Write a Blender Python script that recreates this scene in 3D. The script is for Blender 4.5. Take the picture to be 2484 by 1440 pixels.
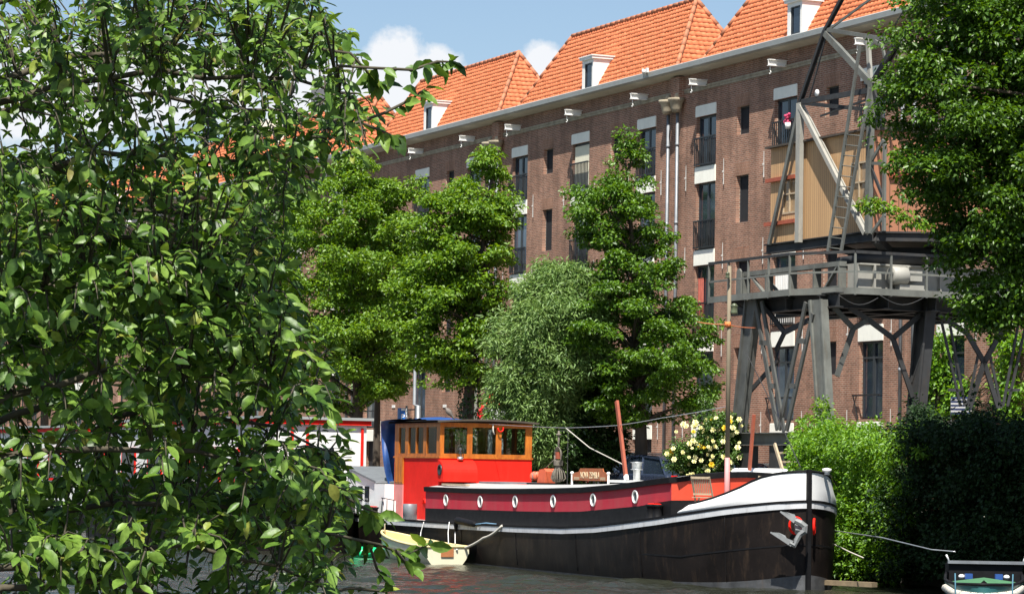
import bpy, math, random
import numpy as np
from mathutils import Vector, Matrix
R = math.radians
for o in list(bpy.data.objects): bpy.data.objects.remove(o)
SC = bpy.context.scene
COL = SC.collection

# ------------------------------------------------------------------ camera
F = 7000.0; PIT = .0604; ROL = .0174; HC = 2.4
cp, sp = math.cos(PIT), math.sin(PIT)
FW = np.array([0, cp, sp]); U0 = np.array([0, -sp, cp]); R0 = np.array([1., 0, 0])
RT = math.cos(ROL)*R0 + math.sin(ROL)*U0
UP = -math.sin(ROL)*R0 + math.cos(ROL)*U0
CAM = np.array([0, 0, HC])
cd = bpy.data.cameras.new('camera'); co = bpy.data.objects.new('camera', cd); COL.objects.link(co)
M = Matrix([[RT[0], UP[0], -FW[0], 0], [RT[1], UP[1], -FW[1], 0], [RT[2], UP[2], -FW[2], HC], [0, 0, 0, 1]])
co.matrix_world = M
cd.sensor_width = 36; cd.lens = 36*F/2484; cd.clip_start = .5; cd.clip_end = 5000
SC.camera = co
SC.render.resolution_x = 1024; SC.render.resolution_y = 593
# ------------------------------------------------------------------ sun, sky, exposure
SUN_EL = R(60); SUNV = np.array([-.13*math.cos(SUN_EL), -.99*math.cos(SUN_EL), math.sin(SUN_EL)])
sd = bpy.data.lights.new('sun', 'SUN'); sd.energy = 5.0; sd.angle = R(.5); sd.color = (1, .955, .88)
so = bpy.data.objects.new('sun', sd); COL.objects.link(so)
so.rotation_euler = Vector((-SUNV[0], -SUNV[1], -SUNV[2])).to_track_quat('-Z', 'Y').to_euler()
SC.view_settings.view_transform = 'Standard'; SC.view_settings.look = 'None'
SC.view_settings.exposure = 0.9; SC.view_settings.gamma = 1
W = bpy.data.worlds.new('World'); SC.world = W; W.use_nodes = True
nt = W.node_tree; nt.nodes.clear()
def nd(nt, t, **kw):
    n = nt.nodes.new(t)
    for k, v in kw.items(): setattr(n, k, v)
    return n
def lk(nt, a, b): nt.links.new(a, b)
def math_n(nt, op, a, b=None, clamp=False):
    n = nd(nt, 'ShaderNodeMath', operation=op); n.use_clamp = clamp
    for i, q in enumerate((a, b)):
        if q is None: continue
        if isinstance(q, (int, float)): n.inputs[i].default_value = q
        else: lk(nt, q, n.inputs[i])
    return n.outputs[0]
out = nd(nt, 'ShaderNodeOutputWorld'); bg = nd(nt, 'ShaderNodeBackground'); bg.inputs[1].default_value = .074
sky = nd(nt, 'ShaderNodeTexSky', sky_type='NISHITA'); sky.sun_disc = False
sky.sun_elevation = SUN_EL; sky.sun_rotation = math.atan2(SUNV[0], SUNV[1]); sky.air_density = 1.; sky.dust_density = 1.1; sky.ozone_density = 2.2
tc = nd(nt, 'ShaderNodeTexCoord')
noi = nd(nt, 'ShaderNodeTexNoise'); noi.inputs['Scale'].default_value = 38; noi.inputs['Detail'].default_value = 8; noi.inputs['Roughness'].default_value = .62
lk(nt, tc.outputs['Generated'], noi.inputs['Vector'])
def cdir(x, y):
    d = FW + RT*(x-1242)/F - UP*(y-720)/F
    return d/np.linalg.norm(d)
mask = None
for (x, y, r) in [(960, 190, 110), (1040, 200, 95), (1110, 235, 80), (880, 210, 90), (1310, 190, 85), (1370, 240, 80), (700, 190, 130), (560, 210, 130), (420, 200, 120), (250, 210, 140), (80, 225, 150), (1220, 260, 70)]:
    d = cdir(x, y)
    vm = nd(nt, 'ShaderNodeVectorMath', operation='DISTANCE'); lk(nt, tc.outputs['Generated'], vm.inputs[0]); vm.inputs[1].default_value = tuple(d)
    q = math_n(nt, 'SUBTRACT', 1.0, math_n(nt, 'DIVIDE', vm.outputs['Value'], r/F))
    mask = q if mask is None else math_n(nt, 'MAXIMUM', mask, q)
mask = math_n(nt, 'ADD', mask, math_n(nt, 'MULTIPLY', math_n(nt, 'SUBTRACT', noi.outputs['Fac'], .5), 1.9))
noi2 = nd(nt, 'ShaderNodeTexNoise'); noi2.inputs['Scale'].default_value = 2.2; noi2.inputs['Detail'].default_value = 6
lk(nt, tc.outputs['Generated'], noi2.inputs['Vector'])
far = math_n(nt, 'MULTIPLY', math_n(nt, 'SUBTRACT', noi2.outputs['Fac'], .58), 2.4, True)
mask = math_n(nt, 'MULTIPLY', mask, 3.2, True)
sep = nd(nt, 'ShaderNodeSeparateXYZ'); lk(nt, tc.outputs['Generated'], sep.inputs[0])
high = math_n(nt, 'MULTIPLY', math_n(nt, 'SUBTRACT', sep.outputs[2], .2), 6, True)
mask = math_n(nt, 'MAXIMUM', mask, math_n(nt, 'MULTIPLY', far, high))
mx = nd(nt, 'ShaderNodeMix', data_type='RGBA'); lk(nt, mask, mx.inputs[0]); lk(nt, sky.outputs[0], mx.inputs[6]); mx.inputs[7].default_value = (6.6, 6.8, 7.1, 1)
lk(nt, mx.outputs[2], bg.inputs[0]); lk(nt, bg.outputs[0], out.inputs[0])

# ------------------------------------------------------------------ frames of reference
# street frame: a along the warehouse front (to the right), p out of it towards the water
PHI = 1.1435; O = np.array([7.1, 100, 0.])
EA = np.array([math.cos(PHI), -math.sin(PHI), 0]); NF = np.array([-math.sin(PHI), -math.cos(PHI), 0])
def P3(a, p, z): return O + EA*a + NF*p + np.array([0, 0, z])
def ray(x, y): return FW + RT*(x-1242)/F - UP*(y-720)/F
def hp(x, y, p):                      # what the photo's sight line meets on the vertical plane p: (a, z)
    d = ray(x, y); t = ((O+NF*p-CAM)@NF)/(d@NF); Q = CAM + d*t
    return float((Q-O)@EA), float(Q[2])
def X3(x, y, p):
    a, z = hp(x, y, p); return P3(a, p, z)
# barge frame: s aft from the stem, t out towards the camera side
BS = P3(35.0, 16.55, 0); BD = -EA + NF*(-.06); BD = BD/np.linalg.norm(BD); BN = np.array([BD[1]*-1, BD[0], 0])
if BN@NF < 0: BN = -BN
def B3(s, t, z): return BS + BD*s + BN*t + np.array([0, 0, z])
def hb(x, y, t):
    d = ray(x, y); k = ((BS+BN*t-CAM)@BN)/(d@BN); Q = CAM+d*k
    return float((Q-BS)@BD), float(Q[2])
UPV = np.array([0, 0, 1.])

# ------------------------------------------------------------------ objects
ORG = {}
def tag(o, label=None, cat=None, group=None, kind=None):
    if label: o['label'] = label
    if cat: o['category'] = cat
    if group: o['group'] = group
    if kind: o['kind'] = kind
    return o
def thing(name, label, cat, loc=(0, 0, 0), rz=0, group=None):
    o = bpy.data.objects.new(name, None); COL.objects.link(o); o.empty_display_size = .3
    o.location = tuple(loc); o.rotation_euler = (0, 0, rz)
    ORG[o.name] = (np.array(loc, float), rz)
    return tag(o, label, cat, group)
def children(o): return [c for c in bpy.data.objects if c.parent == o]
def copy_tree(o, kids, parent=None):
    c = o.copy(); COL.objects.link(c); c.parent = parent
    for k in kids.get(o.name, []): copy_tree(k, kids, c)
    return c
def kid_map():
    m = {}
    for c in bpy.data.objects:
        if c.parent: m.setdefault(c.parent.name, []).append(c)
    return m

class MB:
    """collects shapes in world coordinates (or local ones when the parent says so)"""
    def __init__(s): s.v = []; s.f = []; s.m = []; s.sm = []
    def add(s, vs, fs, m=0, sm=False):
        b = len(s.v); s.v += [tuple(map(float, v)) for v in vs]
        s.f += [tuple(b+i for i in f) for f in fs]; s.m += [m]*len(fs); s.sm += [sm]*len(fs); return s
    def quad(s, a, b, c, d, m=0): return s.add([a, b, c, d], [(0, 1, 2, 3)], m)
    def boxf(s, o, ax, ay, az, m=0):       # corner + three edge vectors
        o, ax, ay, az = (np.array(q, float) for q in (o, ax, ay, az))
        vs = [o+ax*i+ay*j+az*k for k in (0, 1) for j in (0, 1) for i in (0, 1)]
        return s.add(vs, [(0, 2, 3, 1), (4, 5, 7, 6), (0, 1, 5, 4), (2, 6, 7, 3), (1, 3, 7, 5), (0, 4, 6, 2)], m)
    def box(s, x0, x1, y0, y1, z0, z1, m=0):
        return s.boxf((x0, y0, z0), (x1-x0, 0, 0), (0, y1-y0, 0), (0, 0, z1-z0), m)
    def bar(s, p1, p2, w, h=None, up=(0, 0, 1), m=0, w2=None, h2=None):
        p1 = np.array(p1, float); p2 = np.array(p2, float); h = h or w; w2 = w2 or w; h2 = h2 or h
        d = p2-p1; d = d/np.linalg.norm(d); u = np.array(up, float); x = np.cross(d, u)
        if np.linalg.norm(x) < 1e-3: x = np.cross(d, (1., 0, 0))
        x = x/np.linalg.norm(x); y = np.cross(x, d)
        vs = [p1+x*i*w/2+y*j*h/2 for i, j in ((-1, -1), (1, -1), (1, 1), (-1, 1))]+[p2+x*i*w2/2+y*j*h2/2 for i, j in ((-1, -1), (1, -1), (1, 1), (-1, 1))]
        return s.add(vs, [(3, 2, 1, 0), (4, 5, 6, 7), (0, 1, 5, 4), (1, 2, 6, 5), (2, 3, 7, 6), (3, 0, 4, 7)], m)
    def ibeam(s, p1, p2, w, h, up=(0, 0, 1), t=.02, m=0):
        p1 = np.array(p1, float); p2 = np.array(p2, float); d = p2-p1; d = d/np.linalg.norm(d)
        x = np.cross(d, up); x = x/np.linalg.norm(x); y = np.cross(x, d)
        s.bar(p1+y*(h/2-t/2), p2+y*(h/2-t/2), w, t, up, m); s.bar(p1-y*(h/2-t/2), p2-y*(h/2-t/2), w, t, up, m)
        return s.bar(p1, p2, t, h-2*t, up, m)
    def tube(s, pts, r, n=8, m=0, cap=True, sm=True):
        pts = [np.array(p, float) for p in pts]; k = len(pts)
        rs = [r]*k if isinstance(r, (int, float)) else list(r)
        vs = []; prev = None
        for i, p in enumerate(pts):
            d = pts[min(i+1, k-1)]-pts[max(i-1, 0)]; l = np.linalg.norm(d); d = d/l if l > 1e-9 else UPV
            if prev is None:
                x = np.cross(d, UPV)
                if np.linalg.norm(x) < .1: x = np.cross(d, (1., 0, 0))
            else: x = prev - d*(prev@d)
            x = x/(np.linalg.norm(x)+1e-12); prev = x; y = np.cross(d, x)
            for j in range(n):
                an = 2*math.pi*j/n; vs.append(p+x*math.cos(an)*rs[i]+y*math.sin(an)*rs[i])
        fs = [(i*n+j, i*n+(j+1) % n, (i+1)*n+(j+1) % n, (i+1)*n+j) for i in range(k-1) for j in range(n)]
        b = len(s.v); s.add(vs, fs, m, sm)
        if cap:
            s.f += [tuple(b+j for j in range(n))[::-1], tuple(b+(k-1)*n+j for j in range(n))]; s.m += [m, m]; s.sm += [False, False]
        return s
    def lathe(s, c, prof, n=16, m=0, ax=(0, 0, 1), sm=True):   # prof: (radius, height)
        c = np.array(c, float); ax = np.array(ax, float); ax = ax/np.linalg.norm(ax)
        pts = [c+ax*h for r, h in prof]
        x = np.cross(ax, (0, 0, 1.));
        if np.linalg.norm(x) < .1: x = np.cross(ax, (1., 0, 0))
        x = x/np.linalg.norm(x); y = np.cross(ax, x); vs = []
        for (r, h), p in zip(prof, pts):
            for j in range(n):
                an = 2*math.pi*j/n; vs.append(p+x*math.cos(an)*max(r, 1e-4)+y*math.sin(an)*max(r, 1e-4))
        k = len(prof)
        return s.add(vs, [(i*n+j, i*n+(j+1) % n, (i+1)*n+(j+1) % n, (i+1)*n+j) for i in range(k-1) for j in range(n)], m, sm)
    def prism(s, poly, ext, m=0):
        poly = [np.array(p, float) for p in poly]; e = np.array(ext, float); n = len(poly)
        return s.add(poly+[p+e for p in poly], [tuple(range(n))[::-1], tuple(range(n, 2*n))]+[(i, (i+1) % n, (i+1) % n+n, i+n) for i in range(n)], m)
    def grid(s, rows, m=0, sm=True, close=False):
        nr = len(rows); nc = len(rows[0]); vs = [p for r in rows for p in r]
        fs = [(i*nc+j, i*nc+(j+1) % nc, (i+1)*nc+(j+1) % nc, (i+1)*nc+j) for i in range(nr-1) for j in range(nc if close else nc-1)]
        return s.add(vs, fs, m, sm)
    def ell(s, c, rx, ry, rz, m=0, n=10, k=7, ax=None):
        c = np.array(c, float); ax = ax or ((1, 0, 0), (0, 1, 0), (0, 0, 1)); A = [np.array(q, float) for q in ax]
        rows = [[c+A[0]*rx*math.sin(math.pi*i/k)*math.cos(2*math.pi*j/n)+A[1]*ry*math.sin(math.pi*i/k)*math.sin(2*math.pi*j/n)+A[2]*rz*math.cos(math.pi*i/k) for j in range(n)] for i in range(k+1)]
        return s.grid(rows, m, True, True)
    def build(s, name, mats, parent=None, local=False, fix=False):
        me = bpy.data.meshes.new(name); v = s.v
        par = parent
        root = parent
        while root is not None and root.parent is not None: root = root.parent
        if root is not None and not local and root.name in ORG:
            o, rz = ORG[root.name]; c_, s_ = math.cos(rz), math.sin(rz)
            a = np.array(v)-o; v = np.stack([a[:, 0]*c_+a[:, 1]*s_, -a[:, 0]*s_+a[:, 1]*c_, a[:, 2]], 1).tolist()
        me.from_pydata(v, [], s.f); me.polygons.foreach_set('material_index', s.m); me.polygons.foreach_set('use_smooth', s.sm)
        for q in (mats if isinstance(mats, (list, tuple)) else [mats]): me.materials.append(q)
        me.update()
        o = bpy.data.objects.new(name, me); COL.objects.link(o)
        if parent is not None: o.parent = parent
        return o

# ------------------------------------------------------------------ materials
def mat(name, col, rough=.6, var=.12, scale=3., metal=0., bump=0., bscale=30., spec=.5, stretch=(1, 1, 1), col2=None, dirt=0.):
    m = bpy.data.materials.new(name); m.use_nodes = True; t = m.node_tree; b = t.nodes['Principled BSDF']
    b.inputs['Roughness'].default_value = rough; b.inputs['Metallic'].default_value = metal; b.inputs['Specular IOR Level'].default_value = spec
    c = nd(t, 'ShaderNodeTexCoord'); mp = nd(t, 'ShaderNodeMapping'); mp.inputs['Scale'].default_value = stretch; lk(t, c.outputs['Object'], mp.inputs[0])
    n = nd(t, 'ShaderNodeTexNoise'); n.inputs['Scale'].default_value = scale; n.inputs['Detail'].default_value = 6; n.inputs['Roughness'].default_value = .65; lk(t, mp.outputs[0], n.inputs[0])
    x = nd(t, 'ShaderNodeMix', data_type='RGBA'); r = nd(t, 'ShaderNodeMapRange'); r.inputs[1].default_value = .3; r.inputs[2].default_value = .7; lk(t, n.outputs['Fac'], r.inputs[0]); lk(t, r.outputs[0], x.inputs[0])
    c2 = col2 or tuple(min(1, q*(1-var*1.6)) for q in col); c1 = tuple(min(1, q*(1+var)) for q in col)
    x.inputs[6].default_value = (*c1, 1); x.inputs[7].default_value = (*c2, 1); last = x.outputs[2]
    if dirt > 0:
        n3 = nd(t, 'ShaderNodeTexNoise'); n3.inputs['Scale'].default_value = 5; n3.inputs['Detail'].default_value = 9; n3.inputs['Roughness'].default_value = .75
        mp3 = nd(t, 'ShaderNodeMapping'); mp3.inputs['Scale'].default_value = (1, 1, .22); lk(t, c.outputs['Object'], mp3.inputs[0]); lk(t, mp3.outputs[0], n3.inputs[0])
        r3 = nd(t, 'ShaderNodeMapRange'); r3.inputs[1].default_value = .52; r3.inputs[2].default_value = .75; r3.inputs[4].default_value = dirt; lk(t, n3.outputs['Fac'], r3.inputs[0])
        x3 = nd(t, 'ShaderNodeMix', data_type='RGBA'); lk(t, r3.outputs[0], x3.inputs[0]); lk(t, last, x3.inputs[6]); x3.inputs[7].default_value = (.10, .065, .04, 1); last = x3.outputs[2]
    lk(t, last, b.inputs['Base Color'])
    rr = nd(t, 'ShaderNodeMapRange'); rr.inputs[3].default_value = max(0, rough-.08); rr.inputs[4].default_value = min(1, rough+.1); lk(t, n.outputs['Fac'], rr.inputs[0]); lk(t, rr.outputs[0], b.inputs['Roughness'])
    if bump > 0:
        n2 = nd(t, 'ShaderNodeTexNoise'); n2.inputs['Scale'].default_value = bscale; n2.inputs['Detail'].default_value = 4; lk(t, mp.outputs[0], n2.inputs[0])
        bb = nd(t, 'ShaderNodeBump'); bb.inputs['Strength'].default_value = bump; bb.inputs['Distance'].default_value = .02; lk(t, n2.outputs['Fac'], bb.inputs['Height']); lk(t, bb.outputs[0], b.inputs['Normal'])
    return m
def brick(name, c1, c2, mort, vert=False):
    m = bpy.data.materials.new(name); m.use_nodes = True; t = m.node_tree; b = t.nodes['Principled BSDF']; b.inputs['Roughness'].default_value = .9; b.inputs['Specular IOR Level'].default_value = .2
    c = nd(t, 'ShaderNodeTexCoord'); s = nd(t, 'ShaderNodeSeparateXYZ'); lk(t, c.outputs['Object'], s.inputs[0])
    cb = nd(t, 'ShaderNodeCombineXYZ'); xx = math_n(t, 'SUBTRACT', s.outputs[0], s.outputs[1])
    if vert: lk(t, s.outputs[2], cb.inputs[0]); lk(t, xx, cb.inputs[1])
    else: lk(t, xx, cb.inputs[0]); lk(t, s.outputs[2], cb.inputs[1])
    k = nd(t, 'ShaderNodeTexBrick'); lk(t, cb.outputs[0], k.inputs['Vector'])
    k.inputs['Scale'].default_value = 1; k.inputs['Brick Width'].default_value = .21; k.inputs['Row Height'].default_value = .066; k.inputs['Mortar Size'].default_value = .009; k.inputs['Mortar Smooth'].default_value = .3; k.inputs['Bias'].default_value = -.1
    k.inputs['Color1'].default_value = (*c1, 1); k.inputs['Color2'].default_value = (*c2, 1); k.inputs['Mortar'].default_value = (*mort, 1)
    n = nd(t, 'ShaderNodeTexNoise'); n.inputs['Scale'].default_value = .55; n.inputs['Detail'].default_value = 7; n.inputs['Roughness'].default_value = .7; lk(t, c.outputs['Object'], n.inputs[0])
    r = nd(t, 'ShaderNodeMapRange'); r.inputs[1].default_value = .35; r.inputs[2].default_value = .7; r.inputs[3].default_value = .72; r.inputs[4].default_value = 1.3; lk(t, n.outputs['Fac'], r.inputs[0])
    x = nd(t, 'ShaderNodeVectorMath', operation='SCALE'); lk(t, k.outputs['Color'], x.inputs[0]); lk(t, r.outputs[0], x.inputs['Scale'])
    n2 = nd(t, 'ShaderNodeTexNoise'); n2.inputs['Scale'].default_value = 1.7; n2.inputs['Detail'].default_value = 8; n2.inputs['Roughness'].default_value = .8; lk(t, c.outputs['Object'], n2.inputs[0])
    r2 = nd(t, 'ShaderNodeMapRange'); r2.inputs[1].default_value = .55; r2.inputs[2].default_value = .72; r2.inputs[4].default_value = .45; lk(t, n2.outputs['Fac'], r2.inputs[0])
    y = nd(t, 'ShaderNodeMix', data_type='RGBA'); lk(t, r2.outputs[0], y.inputs[0]); lk(t, x.outputs[0], y.inputs[6]); y.inputs[7].default_value = (.34, .2, .125, 1)
    mp4 = nd(t, 'ShaderNodeMapping'); mp4.inputs['Scale'].default_value = (1.4, 1.4, .16); lk(t, c.outputs['Object'], mp4.inputs[0]); n4 = nd(t, 'ShaderNodeTexNoise'); n4.inputs['Scale'].default_value = 1.3; n4.inputs['Detail'].default_value = 8; n4.inputs['Roughness'].default_value = .7; lk(t, mp4.outputs[0], n4.inputs[0])
    r4 = nd(t, 'ShaderNodeMapRange'); r4.inputs[1].default_value = .42; r4.inputs[2].default_value = .68; r4.inputs[3].default_value = 1.08; r4.inputs[4].default_value = .66; lk(t, n4.outputs['Fac'], r4.inputs[0])
    y4 = nd(t, 'ShaderNodeVectorMath', operation='SCALE'); lk(t, y.outputs[2], y4.inputs[0]); lk(t, r4.outputs[0], y4.inputs['Scale'])
    lk(t, y4.outputs[0], b.inputs['Base Color'])
    bb = nd(t, 'ShaderNodeBump'); bb.inputs['Strength'].default_value = .5; bb.inputs['Distance'].default_value = .008; bb.invert = True; lk(t, k.outputs['Fac'], bb.inputs['Height']); lk(t, bb.outputs[0], b.inputs['Normal'])
    return m
def leafmat(name, c1, c2, rough=.45, trans=.35, spec=.5):
    m = bpy.data.materials.new(name); m.use_nodes = True; t = m.node_tree; b = t.nodes['Principled BSDF']; o = t.nodes['Material Output']
    g = nd(t, 'ShaderNodeNewGeometry'); x = nd(t, 'ShaderNodeMix', data_type='RGBA'); x.inputs[6].default_value = (*c1, 1); x.inputs[7].default_value = (*c2, 1)
    lk(t, g.outputs['Random Per Island'], x.inputs[0]); lk(t, x.outputs[2], b.inputs['Base Color']); b.inputs['Roughness'].default_value = rough; b.inputs['Specular IOR Level'].default_value = spec
    tr = nd(t, 'ShaderNodeBsdfTranslucent'); h = nd(t, 'ShaderNodeHueSaturation'); h.inputs['Hue'].default_value = .485; h.inputs['Saturation'].default_value = 1.1; h.inputs['Value'].default_value = 1.5; lk(t, x.outputs[2], h.inputs['Color']); lk(t, h.outputs[0], tr.inputs[0])
    ms = nd(t, 'ShaderNodeMixShader'); ms.inputs[0].default_value = trans; lk(t, b.outputs[0], ms.inputs[1]); lk(t, tr.outputs[0], ms.inputs[2]); lk(t, ms.outputs[0], o.inputs[0])
    return m
def glassmat(name, col=(.02, .025, .03), rough=.03, spec=1.):
    m = mat(name, col, rough, .3, .6, spec=spec); return m
m_brick = brick('brown_brick', (.31, .15, .098), (.19, .094, .064), (.38, .31, .24))
m_arch = brick('arch_brick', (.31, .155, .10), (.23, .115, .075), (.36, .27, .20), True)
m_tile = mat('orange_pantile', (.68, .225, .105), .8, .14, 5., bump=.2, bscale=22, col2=(.56, .15, .06), spec=.2, dirt=.18)
m_cap = mat('ridge_tile', (.50, .16, .07), .75, .25, 5., bump=.3, bscale=22, col2=(.22, .12, .07))
m_stone = mat('pale_lintel_stone', (.86, .85, .75), .8, .05, 2., bump=.1, dirt=.12)
m_white = mat('white_paint', (.80, .79, .75), .45, .04, 2., dirt=.12)
m_whitehull = mat('white_hull_paint', (.84, .84, .82), .35, .02, 1.2, dirt=.16)
m_gutter = mat('gutter_paint', (.33, .35, .34), .5, .06, 2., dirt=.15)
m_soffit = mat('cream_soffit', (.47, .45, .36), .7, .06, 2., dirt=.2)
m_zinc = mat('zinc_pipe', (.21, .225, .24), .45, .15, 4., metal=.3)
m_hopper = mat('weathered_hopper', (.36, .31, .22), .8, .25, 3., dirt=.4)
m_anch = mat('anchor_iron_paint', (.50, .49, .46), .6, .15)
m_frame = mat('dark_frame', (.035, .04, .045), .4, .1)
m_black = mat('black_metal', (.018, .019, .02), .45, .2)
m_glass = glassmat('window_glass', (.02, .03, .045))
m_dark = mat('dark_interior', (.012, .012, .014), .8, .2)
m_steel = mat('grey_steel', (.14, .145, .13), .65, .22, 1.6, spec=.25, dirt=.5, bump=.1, bscale=12)
m_steeld = mat('dark_steel', (.038, .039, .04), .6, .25, 1.6, spec=.25, dirt=.4)
m_steelm = mat('mid_steel_shaded', (.085, .088, .082), .65, .25, 1.6, spec=.2, dirt=.6)  # darker copy of the grey steel, the platform's shade put into the colour
m_plate = mat('pale_steel_plate', (.32, .31, .27), .6, .1, 1.2, dirt=.5)
def plank(name, c1, c2, w=.13):
    m = bpy.data.materials.new(name); m.use_nodes = True; t = m.node_tree; b = t.nodes['Principled BSDF']; b.inputs['Roughness'].default_value = .7
    c = nd(t, 'ShaderNodeTexCoord'); s = nd(t, 'ShaderNodeSeparateXYZ'); lk(t, c.outputs['Object'], s.inputs[0])
    q = math_n(t, 'DIVIDE', math_n(t, 'SUBTRACT', s.outputs[0], s.outputs[1]), w)
    fl = math_n(t, 'FLOOR', q); fr = math_n(t, 'FRACT', q)
    wn = nd(t, 'ShaderNodeTexWhiteNoise', noise_dimensions='1D'); lk(t, fl, wn.inputs['W'])
    mp = nd(t, 'ShaderNodeMapping'); mp.inputs['Scale'].default_value = (8, 8, .8); lk(t, c.outputs['Object'], mp.inputs[0]); n = nd(t, 'ShaderNodeTexNoise'); n.inputs['Scale'].default_value = 2; n.inputs['Detail'].default_value = 6; lk(t, mp.outputs[0], n.inputs[0])
    f = math_n(t, 'ADD', math_n(t, 'MULTIPLY', wn.outputs[0], .5), math_n(t, 'MULTIPLY', n.outputs['Fac'], .5))
    x = nd(t, 'ShaderNodeMix', data_type='RGBA'); lk(t, f, x.inputs[0]); x.inputs[6].default_value = (*c1, 1); x.inputs[7].default_value = (*c2, 1)
    gap = math_n(t, 'LESS_THAN', fr, .09); y = nd(t, 'ShaderNodeMix', data_type='RGBA'); lk(t, gap, y.inputs[0]); lk(t, x.outputs[2], y.inputs[6]); y.inputs[7].default_value = (.11, .06, .03, 1); lk(t, y.outputs[2], b.inputs['Base Color'])
    return m
m_cab = plank('tan_planking', (.56, .35, .17), (.42, .25, .12))
m_cabr = plank('reddish_planking', (.40, .17, .09), (.29, .13, .07))
m_redwood = mat('red_brown_paint', (.33, .08, .04), .6, .15)
m_red = mat('bright_red_paint', (.74, .018, .010), .6, .09, 1.5, spec=.12, dirt=.16)
m_orange = mat('face_orange_red', (.60, .06, .025), .5, .1, 1.5)  # coachroof front, brighter and more orange than the crimson sides
m_crim = mat('crimson_paint', (.40, .017, .038), .6, .13, 2.2, spec=.15, dirt=.22, stretch=(1, 1, .3), col2=(.40, .06, .07))
m_hull = mat('black_hull_paint', (.013, .010, .009), .5, .3, 1.1, dirt=.4, bump=.35, bscale=1.6, spec=.12)
m_tar = mat('black_tar_rail', (.010, .010, .011), .6, .2, 5., spec=.12)
m_stripe = mat('grey_white_stripe', (.55, .56, .57), .5, .07, 2., dirt=.45)
m_deck = mat('grey_deck', (.38, .38, .37), .7, .12, 2., dirt=.2)
m_wood = mat('varnished_teak', (.46, .15, .022), .4, .22, 6., spec=.2, stretch=(1, 1, .3), col2=(.27, .075, .015))
m_teak = mat('weathered_teak', (.42, .33, .22), .8, .15, 8.)
m_roofed = mat('dark_roof_felt', (.07, .055, .04), .7, .2)
m_blue = mat('blue_tarpaulin', (.02, .07, .24), .45, .2, 2.)
m_dinghy = mat('cream_fibreglass', (.70, .66, .48), .35, .06, 2., dirt=.12)
m_dingyel = mat('yellow_cream_fibreglass', (.78, .65, .32), .4, .06, 2.)
m_rope = mat('pale_rope', (.52, .49, .42), .9, .15, 30.)
m_roped = mat('dark_old_rope', (.16, .14, .11), .95, .2, 30.)
m_green = mat('green_plastic', (.01, .60, .22), .35, .2, 6.)
m_galv = mat('galvanised_metal', (.48, .50, .50), .35, .15, 8., metal=.7)
m_bark = mat('bark', (.075, .058, .042), .95, .3, 4., bump=.7, bscale=14, stretch=(1, 1, .3))
m_twig = mat('twig_bark', (.07, .06, .038), .9, .25, 9.)
m_beige = mat('beige_render', (.66, .60, .48), .9, .03, .8)
m_grey = mat('dark_grey_cladding', (.10, .10, .11), .7, .1)
m_pave = mat('street_paving', (.20, .185, .17), .9, .15, 4., bump=.3)
m_quay = mat('quay_masonry', (.09, .08, .07), .9, .3, 2., bump=.4, bscale=6)
m_soil = mat('near_bank_soil', (.10, .10, .06), .95, .25, 2.)
m_leafA = leafmat('elm_leaf', (.12, .235, .016), (.038, .10, .01), .42, .33)
m_leafB = leafmat('elm_leaf_light', (.18, .30, .02), (.062, .152, .013), .45, .36)
m_leafW = leafmat('willow_leaf', (.23, .34, .10), (.09, .18, .04), .5, .3)
def ramp_leaf(m, stops):
    t = m.node_tree; g = [n for n in t.nodes if n.type == 'NEW_GEOMETRY'][0]; x = [n for n in t.nodes if n.type == 'MIX'][0]; b = t.nodes['Principled BSDF']
    rp = nd(t, 'ShaderNodeValToRGB'); lk(t, g.outputs['Random Per Island'], rp.inputs[0]); e = rp.color_ramp.elements
    e[0].position, e[0].color = stops[0][0], (*stops[0][1], 1); e[1].position, e[1].color = stops[-1][0], (*stops[-1][1], 1)
    for p, c_ in stops[1:-1]: q = e.new(p); q.color = (*c_, 1)
    tc_ = nd(t, 'ShaderNodeTexCoord'); n = nd(t, 'ShaderNodeTexNoise'); n.inputs['Scale'].default_value = 55; n.inputs['Detail'].default_value = 4; lk(t, tc_.outputs['Object'], n.inputs[0])
    r_ = nd(t, 'ShaderNodeMapRange'); r_.inputs[1].default_value = .3; r_.inputs[2].default_value = .7; r_.inputs[3].default_value = .72; r_.inputs[4].default_value = 1.2; lk(t, n.outputs['Fac'], r_.inputs[0])
    v = nd(t, 'ShaderNodeVectorMath', operation='SCALE'); lk(t, rp.outputs[0], v.inputs[0]); lk(t, r_.outputs[0], v.inputs['Scale']); lk(t, v.outputs[0], b.inputs['Base Color'])
    for n_ in t.nodes:
        if n_.type == 'HUE_SAT': lk(t, v.outputs[0], n_.inputs['Color'])
    bp_ = nd(t, 'ShaderNodeBump'); bp_.inputs['Strength'].default_value = .35; bp_.inputs['Distance'].default_value = .004; lk(t, n.outputs['Fac'], bp_.inputs['Height']); lk(t, bp_.outputs[0], b.inputs['Normal'])
m_leafI = leafmat('ivy_leaf', (.035, .085, .014), (.014, .035, .008), .4, .22)
m_leafH = leafmat('hedge_leaf', (.18, .34, .022), (.055, .155, .011), .45, .36)
m_leafF = leafmat('foreground_leaf', (.155, .25, .036), (.04, .09, .014), .42, .3, .35)
ramp_leaf(m_leafF, [(0, (.03, .07, .012)), (.3, (.07, .15, .02)), (.65, (.135, .24, .036)), (.95, (.19, .30, .05)), (.985, (.26, .31, .05)), (1, (.22, .20, .05))])
m_leafR = leafmat('rose_leaf', (.09, .17, .025), (.04, .09, .014), .4, .25)
m_leafK = leafmat('dark_ivy_leaf_tree_shade', (.018, .045, .010), (.008, .022, .006), .6, .15, .2)  # the overhanging tree's shade is put into this leaf colour
m_leafD = leafmat('right_tree_leaf', (.10, .20, .015), (.03, .08, .008), .42, .33)

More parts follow.
